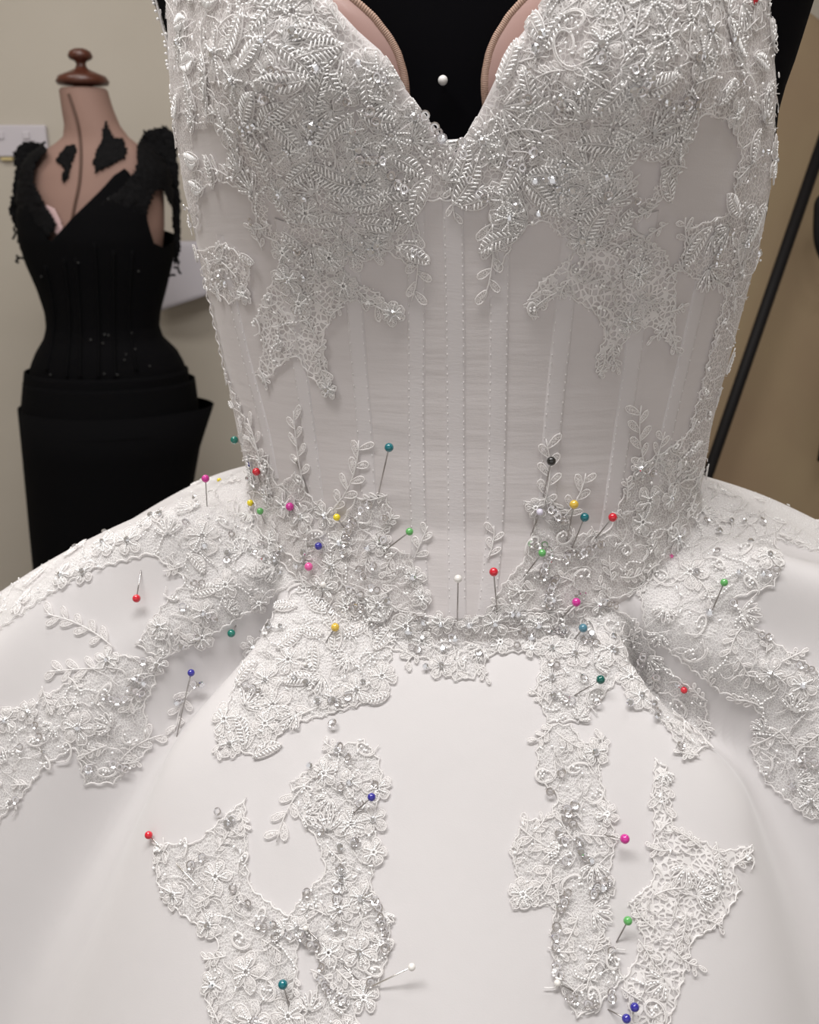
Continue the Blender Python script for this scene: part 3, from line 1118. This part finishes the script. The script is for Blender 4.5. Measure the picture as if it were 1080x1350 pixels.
# sequins the photograph shows one by one
SQ = [(489, 663), (478, 671), (468, 685), (465, 692), (462, 700), (460, 707), (458, 714), (456, 728), (507, 711), (476, 749), (495, 745), (482, 758),
      (725, 670), (730, 674), (734, 679), (739, 684), (717, 717), (721, 724), (722, 731), (721, 738), (718, 745), (716, 752), (715, 759),
      (749, 728), (747, 733), (744, 738), (761, 732), (768, 728), (774, 723), (780, 718), (789, 717), (732, 761), (729, 766), (727, 771), (725, 777), (723, 784), (722, 790), (722, 797),
      (757, 1062), (747, 1067), (749, 1073), (746, 1080), (755, 1087), (736, 1100), (744, 1109), (748, 1178), (743, 1189), (738, 1197), (733, 1222), (732, 1235), (731, 1249), (733, 1273), (736, 1285),
      (750, 1314), (757, 1317), (804, 1307), (805, 1315), (774, 1323), (783, 1322), (804, 1252), (787, 1170), (782, 1178),
      (488, 1182), (496, 1189), (500, 1196), (503, 1208), (505, 1218), (508, 1227), (509, 1241), (509, 1251), (445, 1172), (446, 1186), (444, 1222), (398, 1230), (401, 1237), (411, 1246), (420, 1248),
      (426, 1274), (425, 1290), (430, 1298), (433, 1303), (437, 1308), (444, 1314), (453, 1317), (363, 1218), (365, 1235), (382, 1233), (343, 1218), (340, 1345), (496, 1035), (451, 1038), (426, 1022), (350, 1222),
      (350, 129), (354, 129), (371, 114), (376, 114), (348, 190), (473, 208), (485, 209), (491, 209), (516, 230), (494, 159), (486, 146), (335, 290), (395, 329),
      (560, 152), (573, 168), (578, 174), (583, 182), (610, 187), (612, 203), (620, 236), (632, 255), (640, 260), (524, 242), (533, 248), (516, 229), (699, 129), (474, 208),
      (795, 77), (844, 118), (858, 118), (850, 111), (899, 134), (902, 138), (911, 134), (914, 138), (801, 254), (959, 304),
      (851, 858), (849, 864), (847, 870), (845, 877), (867, 890), (947, 731), (966, 794), (895, 700), (930, 690), (1003, 690), (1010, 755), (1045, 1035), (1012, 1018), (1060, 1010),
      (160, 690), (140, 695), (245, 690), (300, 740), (258, 770), (268, 770), (243, 800), (260, 838), (190, 870), (165, 920), (185, 895), (118, 1012), (150, 1005), (50, 955), (30, 985), (55, 970),
      (255, 900), (236, 922), (345, 720), (440, 955), (450, 985), (460, 920), (650, 845), (690, 830), (745, 832), (740, 835), (865, 940), (895, 985), (785, 850), (460, 1000), (475, 1060), (425, 1095), (470, 1110), (450, 1145),
      (762, 1110), (770, 1130), (745, 1135), (725, 1045), (740, 1020), (255, 1140), (270, 1130), (310, 1170), (330, 1190), (290, 1070)]
nseq = 0
for (x, y) in SQ:
    h = hit(x, y)
    if h is None:
        continue
    n = outward(*h)
    stick('sequin', SEQ, h[0], n, near_app(x, y), 0.30, 0.0021, random.uniform(0.95, 1.1))
    nseq += 1
keys = ['bust_l', 'bust_r', 'bust_l', 'bust_r', 'hip_l', 'front_l', 'hip_r', 'drape_l', 'drape_r', 'front_r', 'waist_l', 'waist_r', 'hip_l_low', 'edge_l', 'basque']
while nseq < 296:
    k = random.choice(keys)
    poly = REG[k]['poly']
    x, y = random.uniform(min(p[0] for p in poly), max(p[0] for p in poly)), random.uniform(max(0, min(p[1] for p in poly)), max(p[1] for p in poly))
    if not inside(x, y, REG[k]):
        continue
    for q in range(random.choice((1, 1, 2, 3))):
        h = hit(x + 8 * q, y + 3 * q)
        if h is None:
            continue
        stick('sequin', SEQ, h[0], outward(*h), APP[k], 0.35, 0.0021, random.uniform(0.8, 1.05))
        nseq += 1

# crystals
CR = [(250, 272), (385, 43), (388, 50), (470, 85), (414, 92), (411, 165), (422, 162), (322, 167), (326, 171), (333, 166), (338, 163), (403, 258), (448, 255), (478, 318), (402, 364), (490, 330), (296, 366), (302, 372), (465, 232),
      (584, 182), (720, 46), (710, 65), (744, 128), (793, 142), (855, 103), (865, 126), (874, 133), (834, 118), (882, 142), (707, 237), (730, 235), (748, 228), (756, 248), (742, 256), (682, 270), (712, 280), (723, 233), (962, 54), (1002, 158), (998, 200), (1005, 202), (1012, 278), (1010, 286), (994, 333), (945, 328), (940, 337), (939, 346),
      (372, 755), (395, 745), (350, 738), (363, 740), (404, 727), (376, 723), (402, 737), (513, 790), (487, 722), (560, 820), (585, 858), (540, 830), (600, 840), (562, 880), (345, 828), (358, 828), (372, 827), (390, 895), (405, 900), (480, 900), (420, 925),
      (809, 860), (806, 840), (729, 918), (829, 928), (863, 946), (860, 930), (700, 838), (780, 838), (742, 832), (895, 900), (947, 705), (962, 690), (978, 690), (920, 756), (935, 808), (975, 755), (1005, 757), (1047, 1033), (990, 720),
      (265, 900), (233, 925), (300, 730), (270, 720), (240, 850), (190, 900), (178, 895), (118, 1015), (60, 990), (450, 1117), (467, 1112), (452, 1150), (410, 1010), (445, 990), (766, 1113), (765, 1124), (778, 1135), (308, 1080), (302, 1085), (140, 705), (215, 680), (260, 660)]
for (x, y) in CR:
    h = hit(x, y)
    if h is None:
        continue
    stick('crystal', CRY, h[0], outward(*h), near_app(x, y), 0.25, 0.0020, random.uniform(0.75, 1.1))
for loc, n, par in RCENT:
    if random.random() < 0.55:
        stick('crystal', CRY, loc, n, par, 0.2, 0.0022, random.uniform(0.7, 0.95))

# lace shoulder straps
for sg in (-1, 1):
    g = Geo()
    rows = []
    for j in range(24):
        u = j / 23
        z = (1.245 if sg < 0 else 1.272) + 0.20 * u
        row = []
        for i in range(9):
            w = i / 8
            p = R(78) + R(26) * w
            x, y = bod(p, min(z, 1.30))
            out = 0.003 + (0.014 if sg < 0 else -0.002) * smooth(0.1, 0.5, u) - 0.03 * max(0, u - 0.6) + 0.0015 * math.sin(9 * u + 5 * w)
            row.append(rot(sg * (x + out), y - 0.012 * u, z))
        rows.append(row)
    g.grid(rows, 'lace_net')
    for e in (0, 8, 4):
        path = [r[e] + Vector((random.uniform(-1, 1), random.uniform(-1, 1), 0)) * 0.0008 for r in rows]
        g.tube(path, 0.0006, 'lace_cord', 5)
        if e != 4:
            for p in catmull(path, 5):
                if random.random() < 0.6:
                    g.bead(p + Vector((sg * 0.0012, -0.001, 0)), random.uniform(0.0006, 0.001))
    for k in range(70):
        r = random.randrange(1, 22)
        p = rows[r][random.randrange(9)]
        run = [p]
        for q in range(6):
            run.append(run[-1] + Vector((sg * random.uniform(-0.0006, 0.0006), random.uniform(-0.003, 0.003), random.uniform(-0.003, 0.003))))
        g.tube(run, 0.0004, 'lace_cord', 4)
    g.build('shoulder_strap', dress, label='sheer white lace shoulder strap')

# ------------------------------------------------------------------ pins
bm = bmesh.new()
bmesh.ops.create_uvsphere(bm, u_segments=16, v_segments=10, radius=1)
HEADV = [v.co.copy() for v in bm.verts]
HEADF = [tuple(v.index for v in f.verts) for f in bm.faces]
bm.free()
def pin(hx, hy, tx, ty, colour, label, lift=0.008, size=1.0, steel='steel', tree=None, extra=None):
    th = hit(tx, ty, tree)
    if th is None:
        q = BVH.find_nearest(at(tx, ty, -0.02))
        th = (q[0], outward(q[0], q[1]))
    T, tn = th
    d = ray(hx, hy).normalized()
    hh = hit(hx, hy, tree)
    if hh is not None and abs((hh[0] - CAM).length - (T - CAM).length) < 0.06:
        dist = (hh[0] - CAM).length - lift
    else:
        dist = (T - CAM).length - lift * 0.3
    H = CAM + d * dist
    e = empty('dressmaking_pin', T, label, 'pin', 'dressmaking pins in the gown')
    g = Geo()
    r = 0.0021 * size
    g.add([H + v * r for v in HEADV], HEADF, 'pin_' + colour)
    g.build('head', e)
    ax = (T - H)
    ins = tn * -0.004
    g = Geo()
    pts = [H, H + ax * 0.5, T, T + ax.normalized() * 0.004 + ins * 0.5]
    if extra:
        for (x, y, off) in extra:
            h2 = hit(x, y, tree)
            pts.append(h2[0] + h2[1] * off)
    g.tube(pts, [0.00034] * (len(pts) - 1) + [0.0001], steel, 6)
    g.build('shaft', e)
    return e

PINS = [
    (309, 580, 320, 587, 'emerald', 'green-teal headed pin sticking out of the left side of the bodice', 0.0),
    (330, 612, 336, 616, 'navy', 'half-hidden navy pin peeking past the left edge of the waist', 0.002),
    (338, 622, 345, 640, 'red', 'red headed pin at the left edge of the waist above yellow pin', 0.008),
    (271, 631, 273, 668, 'magenta', 'magenta pin standing upright on the top outline of the left hip', 0.010),
    (289, 633, 291, 642, 'yellow', 'small yellow pin on the left hip outline right of magenta pin', 0.012),
    (330, 663, 338, 668, 'yellow', 'yellow pin without visible shaft low at the left waist corner', 0.010),
    (343, 674, 350, 691, 'green', 'green pin beside yellow pin at the left waist corner', 0.009),
    (382, 668, 381, 688, 'magenta', 'magenta-purple pin pointing down at the left waist lace', 0.006),
    (513, 590, 498, 656, 'teal', 'teal pin high on the satin bodice left of centre, long shaft', 0.012),
    (444, 682, 457, 701, 'yellow', 'yellow pin left of the curved row of sequins at the waist', 0.005),
    (420, 720, 400, 720, 'navy', 'navy pin lying horizontally in the left waist lace', 0.005),
    (407, 747, 394, 740, 'pink', 'bright pink pin above the left pleat', 0.005),
    (426, 771, 415, 784, 'pearl', 'small pearl pin at the end of the left pleat', 0.004),
    (540, 701, 500, 732, 'green', 'green pin slanting beside the left bodice sequins', 0.008),
    (442, 827, 429, 848, 'gold', 'gold pin on the lace below the left pleat', 0.006),
    (305, 835, 311, 825, 'emerald', 'green-teal pin in the shadow of the left pleat', 0.004),
    (180, 789, 186, 752, 'red', 'red pin on the left hip pointing up to the lace', 0.007),
    (252, 887, 233, 971, 'navy', 'navy pin with long shaft on the skirt below the left pleat', 0.006),
    (604, 763, 603, 827, 'pearl', 'pearl white pin upright on the centre front seam', 0.012),
    (651, 754, 656, 812, 'red', 'red pin upright beside the pearl pin at centre front', 0.011),
    (727, 608, 716, 656, 'black', 'black headed pin on a lace leaf on the right of the bodice', 0.010),
    (757, 665, 747, 716, 'gold', 'golden yellow pin in the row of three on the right waist', 0.010),
    (771, 682, 752, 728, 'teal', 'dark teal pin in the row of three on the right waist', 0.010),
    (808, 682, 782, 714, 'red', 'red pin at the right end of the row on the right waist', 0.010),
    (712, 675, 700, 706, 'lavender', 'pale lavender pin in the right waist lace', 0.006),
    (715, 729, 689, 763, 'green', 'green pin on the curved sequin row right of centre', 0.008),
    (760, 794, 737, 819, 'magenta', 'magenta pin in the lace right of the basque point', 0.007),
    (769, 828, 755, 846, 'slate', 'steel blue pin below the magenta pin right of the basque', 0.006),
    (792, 896, 756, 918, 'bottle', 'dark green pin slanting beside the right beaded flower', 0.008),
    (955, 768, 936, 812, 'green', 'green pin upright on the right hip lace', 0.009),
    (902, 910, 904, 914, 'red', 'red pin head tucked under the right pleat', 0.003),
    (490, 1051, 461, 1077, 'navy', 'navy pin on the left hanging lace motif', 0.008),
    (824, 1106, 792, 1100, 'magenta', 'magenta pin pushed sideways into the right hanging lace motif', 0.008),
    (837, 1328, 834, 1338, 'navy', 'upper navy pin of the pair at the bottom right', 0.006),
    (826, 1343, 802, 1331, 'navy', 'lower navy pin of the pair at the bottom right', 0.006),
    (373, 1298, 383, 1330, 'teal', 'teal pin at the bottom of the left lace', 0.007),
    (885, 733, 887, 738, 'pink', 'pink pin head glimpsed under the tulle at the right hip', 0.0005),
]
for hx, hy, tx, ty, c, lab, lift in PINS:
    small = c == 'pink' and hx == 885
    sz = {'yellow': 0.88, 'navy': 0.95, 'lavender': 0.8, 'green': 0.92, 'pearl': 0.95}.get(c, 1.05)
    if 'half-hidden' in lab or 'tucked' in lab or 'small' in lab:
        sz *= 0.8
    if small:
        sz = 0.6
    pin(hx, hy, tx, ty, c, lab, lift, sz)
pin(196, 1101, 222, 1127, 'red', 'red pin with long pale shaft at the lower left lace', 0.005, 0.95, 'bright_steel', extra=[(235, 1140, 0.001), (262, 1167, 0.0015), (268, 1172, -0.001)])
pin(828, 1214, 813, 1242, 'green', 'green pin weaving through the lower right lace', 0.007, 0.95, extra=[(808, 1252, -0.001), (803, 1262, 0.001), (793, 1283, 0.001), (790, 1288, -0.002)])
pin(543, 1275, 475, 1308, 'pearl', 'bent silvery pin with tiny pearl head beside the lower left motif', 0.009, 0.8, 'bright_steel')
pin(403, 1224, 439, 1258, 'pearl', 'tiny white pin stitched through the lower left sequin loop', 0.003, 0.6, extra=[(448, 1267, -0.001), (456, 1275, 0.0012), (473, 1292, 0.0012), (477, 1297, -0.002)])
pin(735, 1296, 761, 1309, 'pearl', 'tiny white pin at the lower right sequin loop', 0.003, 0.7)
pin(390, 606, 407, 651, 'pearl', 'thin pin hidden under the leaf tip at the left waist', 0.003, 0.5)
pin(728, 872, 715, 886, 'pearl', 'short pin above the right beaded flower', 0.002, 0.5)
pin(402, 876, 392, 893, 'pearl', 'dark short pin inside the left beaded flower', 0.002, 0.5)
pin(994, -1, 992, 6, 'red', 'red pin head cut off by the top edge at right', 0.004, 1.0)
# pearl pin in the black chest
CHB = BVHTree.FromPolygons([v.co.copy() for v in mtorso.data.vertices], [tuple(p.vertices) for p in mtorso.data.polygons])
pin(584, 106, 585, 115, 'pearl', 'pearl pin stuck in the black velvet chest between the cups', 0.004, 1.05, 'bright_steel', tree=CHB)

# ------------------------------------------------------------------ second form with the black dress
FY = 1.62
FRONT = R(-22)
def rings_from(tab, Y=FY):
    out = []
    for py, xl, xr, k in tab:
        a, b = at(xl, py, Y), at(xr, py, Y)
        hw = (b.x - a.x) / 2
        out.append(((a.z + b.z) / 2, (a.x + b.x) / 2, Y, hw, hw * k))
    return out
def dens(rings, n):
    rings = sorted(rings)
    zs = [r[0] for r in rings]
    out = []
    for z in np.linspace(zs[0], zs[-1], n):
        out.append((float(z),) + tuple(interp(z, zs, [r[i] for r in rings]) for i in (1, 2, 3, 4)))
    return out
form_rings = rings_from([(119, 79, 141, 0.95), (140, 82, 147, 0.95), (165, 86, 157, 0.9), (182, 84, 170, 0.75), (192, 70, 184, 0.60), (205, 50, 200, 0.52), (225, 40, 212, 0.52), (260, 36, 216, 0.58), (300, 40, 216, 0.66), (340, 46, 212, 0.68), (385, 58, 206, 0.72), (430, 69, 204, 0.76), (465, 58, 224, 0.74), (500, 48, 240, 0.72), (600, 52, 242, 0.7)])
fb = form_rings[-1]
base = at(150, 560, FY)
form = empty('dress_form', (base.x, FY, 0), 'pink linen dress form with dark wooden neck knob by the wall', 'dress form')
fr = dens(form_rings, 70)
g = Geo()
rows = loft(fr, 64)
g.grid(rows, 'form_linen', True)
g.add(rows[0], [tuple(range(63, -1, -1))], 'form_linen')
g.add(rows[-1], [tuple(range(64))], 'form_linen')
fbody = g.build('torso', form, label='pink linen torso and neck')
FB = BVHTree.FromPolygons([Vector(v) for v in g.v], g.f)
def big(scale, extra):
    rr = [(z, cx, cy, hw * scale + extra, dp * scale + extra) for z, cx, cy, hw, dp in fr]
    g = Geo()
    g.grid(loft(rr, 64), 'form_linen', True)
    return BVHTree.FromPolygons([Vector(v) for v in g.v], g.f)
FB1, FB2 = big(1.0, 0.004), big(1.04, 0.012)
# seam cord down the front
pts = []
for v in catmull([(91, 124, 0), (98, 145, 0), (104, 168, 0), (107, 200, 0), (105, 240, 0), (98, 275, 0), (90, 320, 0)], 10):
    h = hit(v.x, v.y, FB)
    if h:
        pts.append(h[0] + h[1] * 0.001)
g = Geo(); g.tube(pts, 0.0034, 'seam_cord', 6); g.build('front_seam', form, label='dark cord seam')
# turned knob
top = at(110, 118, FY)
kz = 0.00164
nt_ = form_rings[0]
ncx = nt_[1]
zt = nt_[0]
g = Geo()
g.grid(lathe([(0.0, zt), (nt_[3] * 0.95, zt), (nt_[3] * 0.93, zt + 0.003), (0.0, zt + 0.004)], 40, (ncx, FY)), 'form_linen', True)
g.build('neck_plate', form)
u = at(110, 95, FY).z - at(110, 116, FY).z
z0 = zt + 0.006
g = Geo()
prof = [(0.0, z0 - 0.003), (0.020, z0 - 0.003), (0.020, z0 + 0.002), (0.050, z0 + 0.004), (0.053, z0 + 0.010), (0.047, z0 + 0.020), (0.030, z0 + 0.027), (0.013, z0 + 0.034), (0.009, z0 + 0.042), (0.012, z0 + 0.048), (0.022, z0 + 0.052), (0.0245, z0 + 0.058), (0.021, z0 + 0.066), (0.012, z0 + 0.071), (0.0, z0 + 0.072)]
g.grid(lathe(prof, 40, (ncx, FY)), 'knob_wood', True)
g.build('neck_knob', form, label='turned dark red wooden knob')
g = Geo(); g.grid(lathe([(0.018, form_rings[-1][0] + 0.02), (0.018, 0.04)], 18, (base.x, FY)), 'knob_wood', True); g.build('stand_pole', form)
g = Geo()
for k in range(3):
    a = 2 * math.pi * k / 3 + 0.5
    c = Vector((base.x, FY, 0.16))
    g.tube([c, c + Vector((0.12 * math.cos(a), 0.12 * math.sin(a), -0.05)), c + Vector((0.24 * math.cos(a), 0.24 * math.sin(a), -0.148))], 0.012, 'knob_wood', 8)
g.build('stand_legs', form)

bd = empty('evening_dress', (base.x, FY, 0), 'black lace evening dress with corset bodice on the pink dress form', 'dress')
brings = dens(rings_from([(215, 36, 216, 0.55), (250, 29, 224, 0.62), (285, 24, 228, 0.70), (315, 27, 230, 0.74), (345, 36, 227, 0.74), (380, 51, 219, 0.75), (410, 61, 211, 0.78), (430, 63, 209, 0.78), (445, 60, 214, 0.77), (462, 50, 232, 0.75), (480, 43, 242, 0.73), (505, 40, 248, 0.72)]), 60)
pz = lambda py: at(120, py, FY).z
VA = [0, 12, 30, 46, 56, 66, 78, 90, 130, 180]
VZ = [pz(316), pz(296), pz(262), pz(232), pz(222), pz(245), pz(318), pz(325), pz(310), pz(300)]
g = Geo()
bz = [r[0] for r in brings]
zlow = bz[0]
rows = []
NB2 = 120
for j in range(60):
    t = j / 59
    row = []
    for k in range(NB2):
        a = 2 * math.pi * k / NB2
        rel = math.degrees(abs((a - FRONT + math.pi) % (2 * math.pi) - math.pi))
        zt_ = interp(rel, VA, VZ)
        z = zlow + (zt_ - zlow) * t
        cx, cy, hw, dp = (interp(z, bz, [r[i] for r in brings]) for i in (1, 2, 3, 4))
        row.append(Vector((cx + hw * math.sin(a), cy - dp * math.cos(a), z)))
    rows.append(row)
g.grid(rows, 'black_cloth', True)
bbod = g.build('bodice', bd, label='black corset bodice')
BB = BVHTree.FromPolygons([Vector(v) for v in g.v], g.f)
# boning on the black bodice
for line in ([(85, 340), (92, 420), (88, 500)], [(100, 340), (106, 420), (106, 500)], [(125, 320), (130, 420), (130, 500)], [(150, 330), (150, 420), (152, 500)], [(175, 330), (170, 420), (180, 490)], [(60, 350), (72, 420), (62, 490)]):
    pts = []
    for v in catmull([(a, b, 0) for a, b in line], 8):
        h = hit(v.x, v.y, BB)
        if h:
            pts.append(h[0])
    g = Geo()
    g.tube(pts, 0.0045, 'black_cloth', 6)
    g.build('boning_channel', bd)
# folded peplum tiers and skirt
def tier(tab, name, thick=0.004, jig=0.0, flare=None, lab=None):
    rr = dens(rings_from(tab), 16)
    g = Geo()
    rws = loft(rr, 72)
    inner = loft([(z, cx, cy, hw - thick, dp - thick) for z, cx, cy, hw, dp in rr[-1:]], 72)
    rws.append(inner[0])
    if flare:
        for r in rws:
            for k, p in enumerate(r):
                a = 2 * math.pi * k / 72
                w = max(0, math.sin(a)) ** 6
                p.x += flare(p.z) * w
    g.grid(rws, 'black_cloth', True)
    return g.build(name, bd, label=lab)
tier([(487, 35, 247, 0.74), (520, 33, 250, 0.76), (560, 32, 252, 0.78)], 'peplum_tier')
tier([(500, 34, 256, 0.76), (530, 32, 260, 0.78), (560, 31, 262, 0.80)], 'peplum_tier', lab='second folded tier of the black peplum')
skf = rings_from([(534, 28, 268, 0.80), (620, 36, 258, 0.78), (735, 46, 250, 0.74), (1100, 70, 240, 0.7)])
zt0, zt1 = skf[0][0], skf[1][0]
tier([(534, 28, 264, 0.80), (620, 36, 254, 0.80), (735, 46, 250, 0.78), (950, 70, 245, 0.78), (1250, 85, 245, 0.8)], 'skirt',
     flare=lambda z: 0.030 * smooth(zt1 - 0.01, zt0, z), lab='narrow black skirt with folded top edge')
# pink cup inside
def patch(poly, tree, off, name, parent, mname, step=3.0, thick=0.003, jag=0.0, label=None, fallback=None, kind=None):
    x0, x1 = min(p[0] for p in poly), max(p[0] for p in poly)
    y0, y1 = min(p[1] for p in poly), max(p[1] for p in poly)
    V, F, idx = [], [], {}
    def vert(i, j):
        if (i, j) in idx:
            return idx[(i, j)]
        px, py = x0 + i * step, y0 + j * step
        h = hit(px, py, tree)
        if h is None:
            if fallback is None:
                idx[(i, j)] = None
                return None
            p = at(px, py, fallback)
        else:
            p = h[0] + h[1] * off
            if fallback is not None and p.y > fallback:
                p = at(px, py, fallback)
        p = p + Vector((random.uniform(-1, 1), random.uniform(-1, 1), random.uniform(-1, 1))) * jag
        V.append(p)
        idx[(i, j)] = len(V) - 1
        return idx[(i, j)]
    for j in range(int((y1 - y0) / step) + 1):
        for i in range(int((x1 - x0) / step) + 1):
            if inpoly(x0 + (i + 0.5) * step, y0 + (j + 0.5) * step, poly):
                q = [vert(i, j), vert(i, j + 1), vert(i + 1, j + 1), vert(i + 1, j)]
                if None not in q:
                    F.append(q)
    g = Geo()
    g.add(V, F, mname)
    o = g.build(name, parent, label=label)
    md = o.modifiers.new('thickness', 'SOLIDIFY')
    md.thickness = thick
    return o
patch([(56, 276), (64, 271), (74, 276), (82, 292), (87, 318), (80, 315), (70, 298), (60, 290)], FB1, 0.006, 'bust_cup', bd, 'cup_pink', 2.0, label='pale pink bust cup showing at the neckline')
random.seed(5)
patch([(74, 210), (86, 193), (99, 190), (101, 197), (94, 215), (90, 232), (83, 240), (81, 232), (85, 222)], FB1, 0.001, 'chest_motif', bd, 'black_lace', 2.0, jag=0.0015, label='black lace motif at the left of the throat')
patch([(139, 158), (145, 172), (150, 182), (162, 183), (167, 196), (165, 208), (150, 216), (138, 222), (126, 228), (123, 214), (127, 198), (134, 186), (136, 170)], FB1, 0.001, 'chest_motif', bd, 'black_lace', 2.0, jag=0.0015, label='larger black lace motif at the right of the throat')
patch([(17, 202), (27, 190), (42, 186), (58, 191), (63, 199), (55, 208), (47, 216), (44, 238), (58, 268), (76, 296), (60, 320), (40, 330), (26, 330), (20, 300), (12, 283), (17, 245), (20, 220)], FB2, 0.004, 'sleeve', bd, 'black_lace', 2.2, jag=0.0018, label='ragged black lace cap sleeve on the left', fallback=FY + 0.02)
patch([(180, 195), (188, 178), (198, 170), (220, 166), (232, 180), (236, 240), (238, 300), (236, 345), (228, 350), (229, 320), (226, 275), (212, 248), (203, 252), (195, 275), (190, 300), (160, 300), (110, 296), (128, 272), (160, 250), (178, 225), (181, 210)], FB2, 0.004, 'sleeve', bd, 'black_lace', 2.2, jag=0.0018, label='ragged black lace cap sleeve on the right', fallback=FY + 0.02)
# loose lace tendrils and glints
g = Geo()
for (x, y) in [(14, 280), (18, 300), (22, 336), (24, 340), (229, 352), (228, 362), (230, 340), (16, 260), (60, 187), (190, 172)]:
    c = at(x, y, FY)
    run = [c]
    for q in range(6):
        run.append(run[-1] + Vector((random.uniform(-0.006, 0.006), random.uniform(-0.004, 0.004), random.uniform(-0.008, 0.002))))
    g.tube(run, 0.0025, 'black_lace', 5)
g.build('lace_fringe', bd, kind='stuff')
g = Geo()
for (x, y) in [(56, 364), (138, 441), (143, 442), (173, 439), (178, 461), (164, 475), (166, 468), (136, 453), (197, 483), (138, 493), (155, 494), (68, 494), (104, 346), (120, 448), (143, 263), (182, 357)]:
    h = hit(x, y, BB)
    if h:
        g.bead(h[0] + h[1] * 0.003, 0.0022, 'black_bead')
g.build('bead', bd, kind='stuff')

# ------------------------------------------------------------------ wall things
WY = WALL_Y
a, b = at(62, 165, WY), at(62, 207, WY)
sw = empty('wall_socket', (a.x - 0.075, WY, b.z), 'white plastic wall socket plate behind the black sleeve', 'socket')
g = Geo()
g.box((a.x - 0.15, WY - 0.014, b.z), (a.x, WY, a.z), 'plastic_white')
o = g.build('plate', sw, smooth=False)
md = o.modifiers.new('bevel', 'BEVEL'); md.width = 0.004; md.segments = 3
for dx in (-0.115, -0.05):
    g = Geo()
    zc = (a.z + b.z) / 2
    g.box((a.x + dx - 0.009, WY - 0.018, zc + 0.004), (a.x + dx + 0.009, WY - 0.012, zc + 0.022), 'plastic_white')
    o = g.build('rocker', sw, smooth=False)
    md = o.modifiers.new('bevel', 'BEVEL'); md.width = 0.002; md.segments = 2
c = at(8, 209, WY - 0.01)
g = Geo()
g.box((c.x - 0.012, WY - 0.012, c.z - 0.004), (c.x + 0.016, WY, c.z + 0.003), 'plastic_ochre')
g.build('tab', sw, smooth=False, label='ochre tab under the plate')

# white sheet hanging behind the black dress
g = Geo()
rows = []
for j in range(13):
    v = j / 12
    row = []
    for i in range(17):
        u_ = i / 16
        xl, xr = 200, 300
        px = xl + (xr - xl) * u_
        pb = 414 - (px - 200) * 0.34
        py = 318 + (pb - 318) * v
        p = at(px, py, WY - 0.02 - 0.05 * v * (0.4 + 0.6 * math.sin(u_ * 2.6)))
        row.append(p)
    rows.append(row)
g.grid(rows, 'paper_white')
ps = g.build('paper_sheet')
tag(ps, 'white paper sheet on the wall between the black dress and white bodice', 'paper')
md = ps.modifiers.new('thickness', 'SOLIDIFY'); md.thickness = 0.0015

# ------------------------------------------------------------------ ironing board leaning on the wall, right
IB_Y = 1.72
ib0 = at(1000, 640, IB_Y)
ib = empty('ironing_board', (ib0.x + 0.05, IB_Y, 0), 'tan covered ironing board standing behind the gown on the right', 'ironing board')
def board_half(s):
    # s: 0 at the nose, 1 at the foot
    return 0.27 * math.sqrt(max(0.0, 1 - (1 - min(1.0, s / 0.17)) ** 2))
nose = at(988, -6, IB_Y + 0.1)
NS, NA = 60, 16
rows = []
H0 = nose.z
cx0 = nose.x
for j in range(NS + 1):
    s = (j / NS) ** 2.2
    z = H0 * (1 - s) + 0.01 * s
    hw = max(0.002, board_half(s))
    cx = cx0 + 0.03 * s
    yb = IB_Y + 0.10 * (1 - s)
    row = []
    for k in range(96):
        a = 2 * math.pi * k / 96
        ca, sa = math.cos(a), math.sin(a)
        row.append(Vector((cx + hw * math.copysign(abs(ca) ** 0.35, ca), yb - (0.018 + 0.010 * math.exp(-((ca - 0.1 + 0.5 * s) / 0.12) ** 2) * smooth(0.15, 0.4, s)) * math.copysign(abs(sa) ** 0.6, sa), z)))
    rows.append(row)
g = Geo()
g.grid(rows, 'board_cover', True)
g.add(rows[0], [tuple(range(96))], 'board_cover')
g.add(rows[-1], [tuple(range(95, -1, -1))], 'board_cover')
g.build('padded_board', ib, label='tan padded cloth cover')
g = Geo()
p0, p1 = at(1108, 120, IB_Y - 0.05), at(925, 650, IB_Y - 0.09)
dd = (p1 - p0)
p2 = p0 + dd * (p0.z - 0.01) / (p0.z - p1.z)
p2 = Vector((p2.x, IB_Y - 0.12, 0.01)) if p2.z < 0.2 else p2
g.tube([p0, p1, p1 + dd * 0.8], 0.013, 'black_steel', 14)
g.build('leg', ib, label='black steel tube leg')
g = Geo()
g.tube(catmull([at(1112, 255, IB_Y - 0.06), at(1084, 262, IB_Y - 0.06), at(1079, 285, IB_Y - 0.06), at(1080, 320, IB_Y - 0.06), at(1092, 345, IB_Y - 0.06), at(1116, 350, IB_Y - 0.06)], 8), 0.010, 'black_steel', 12)
g.build('release_handle', ib, label='black rounded release handle')
g = Geo()
g.tube([at(1084, 608, IB_Y - 0.05), at(1092, 560, IB_Y - 0.05), at(1120, 470, IB_Y - 0.05)], 0.011, 'black_steel', 12)
g.build('leg', ib)
print('TRIS', sum(len(p.vertices) - 2 for o in bpy.data.objects if o.type == 'MESH' and o.data.users == 1 for p in o.data.polygons), 'OBJ', len(bpy.data.objects))
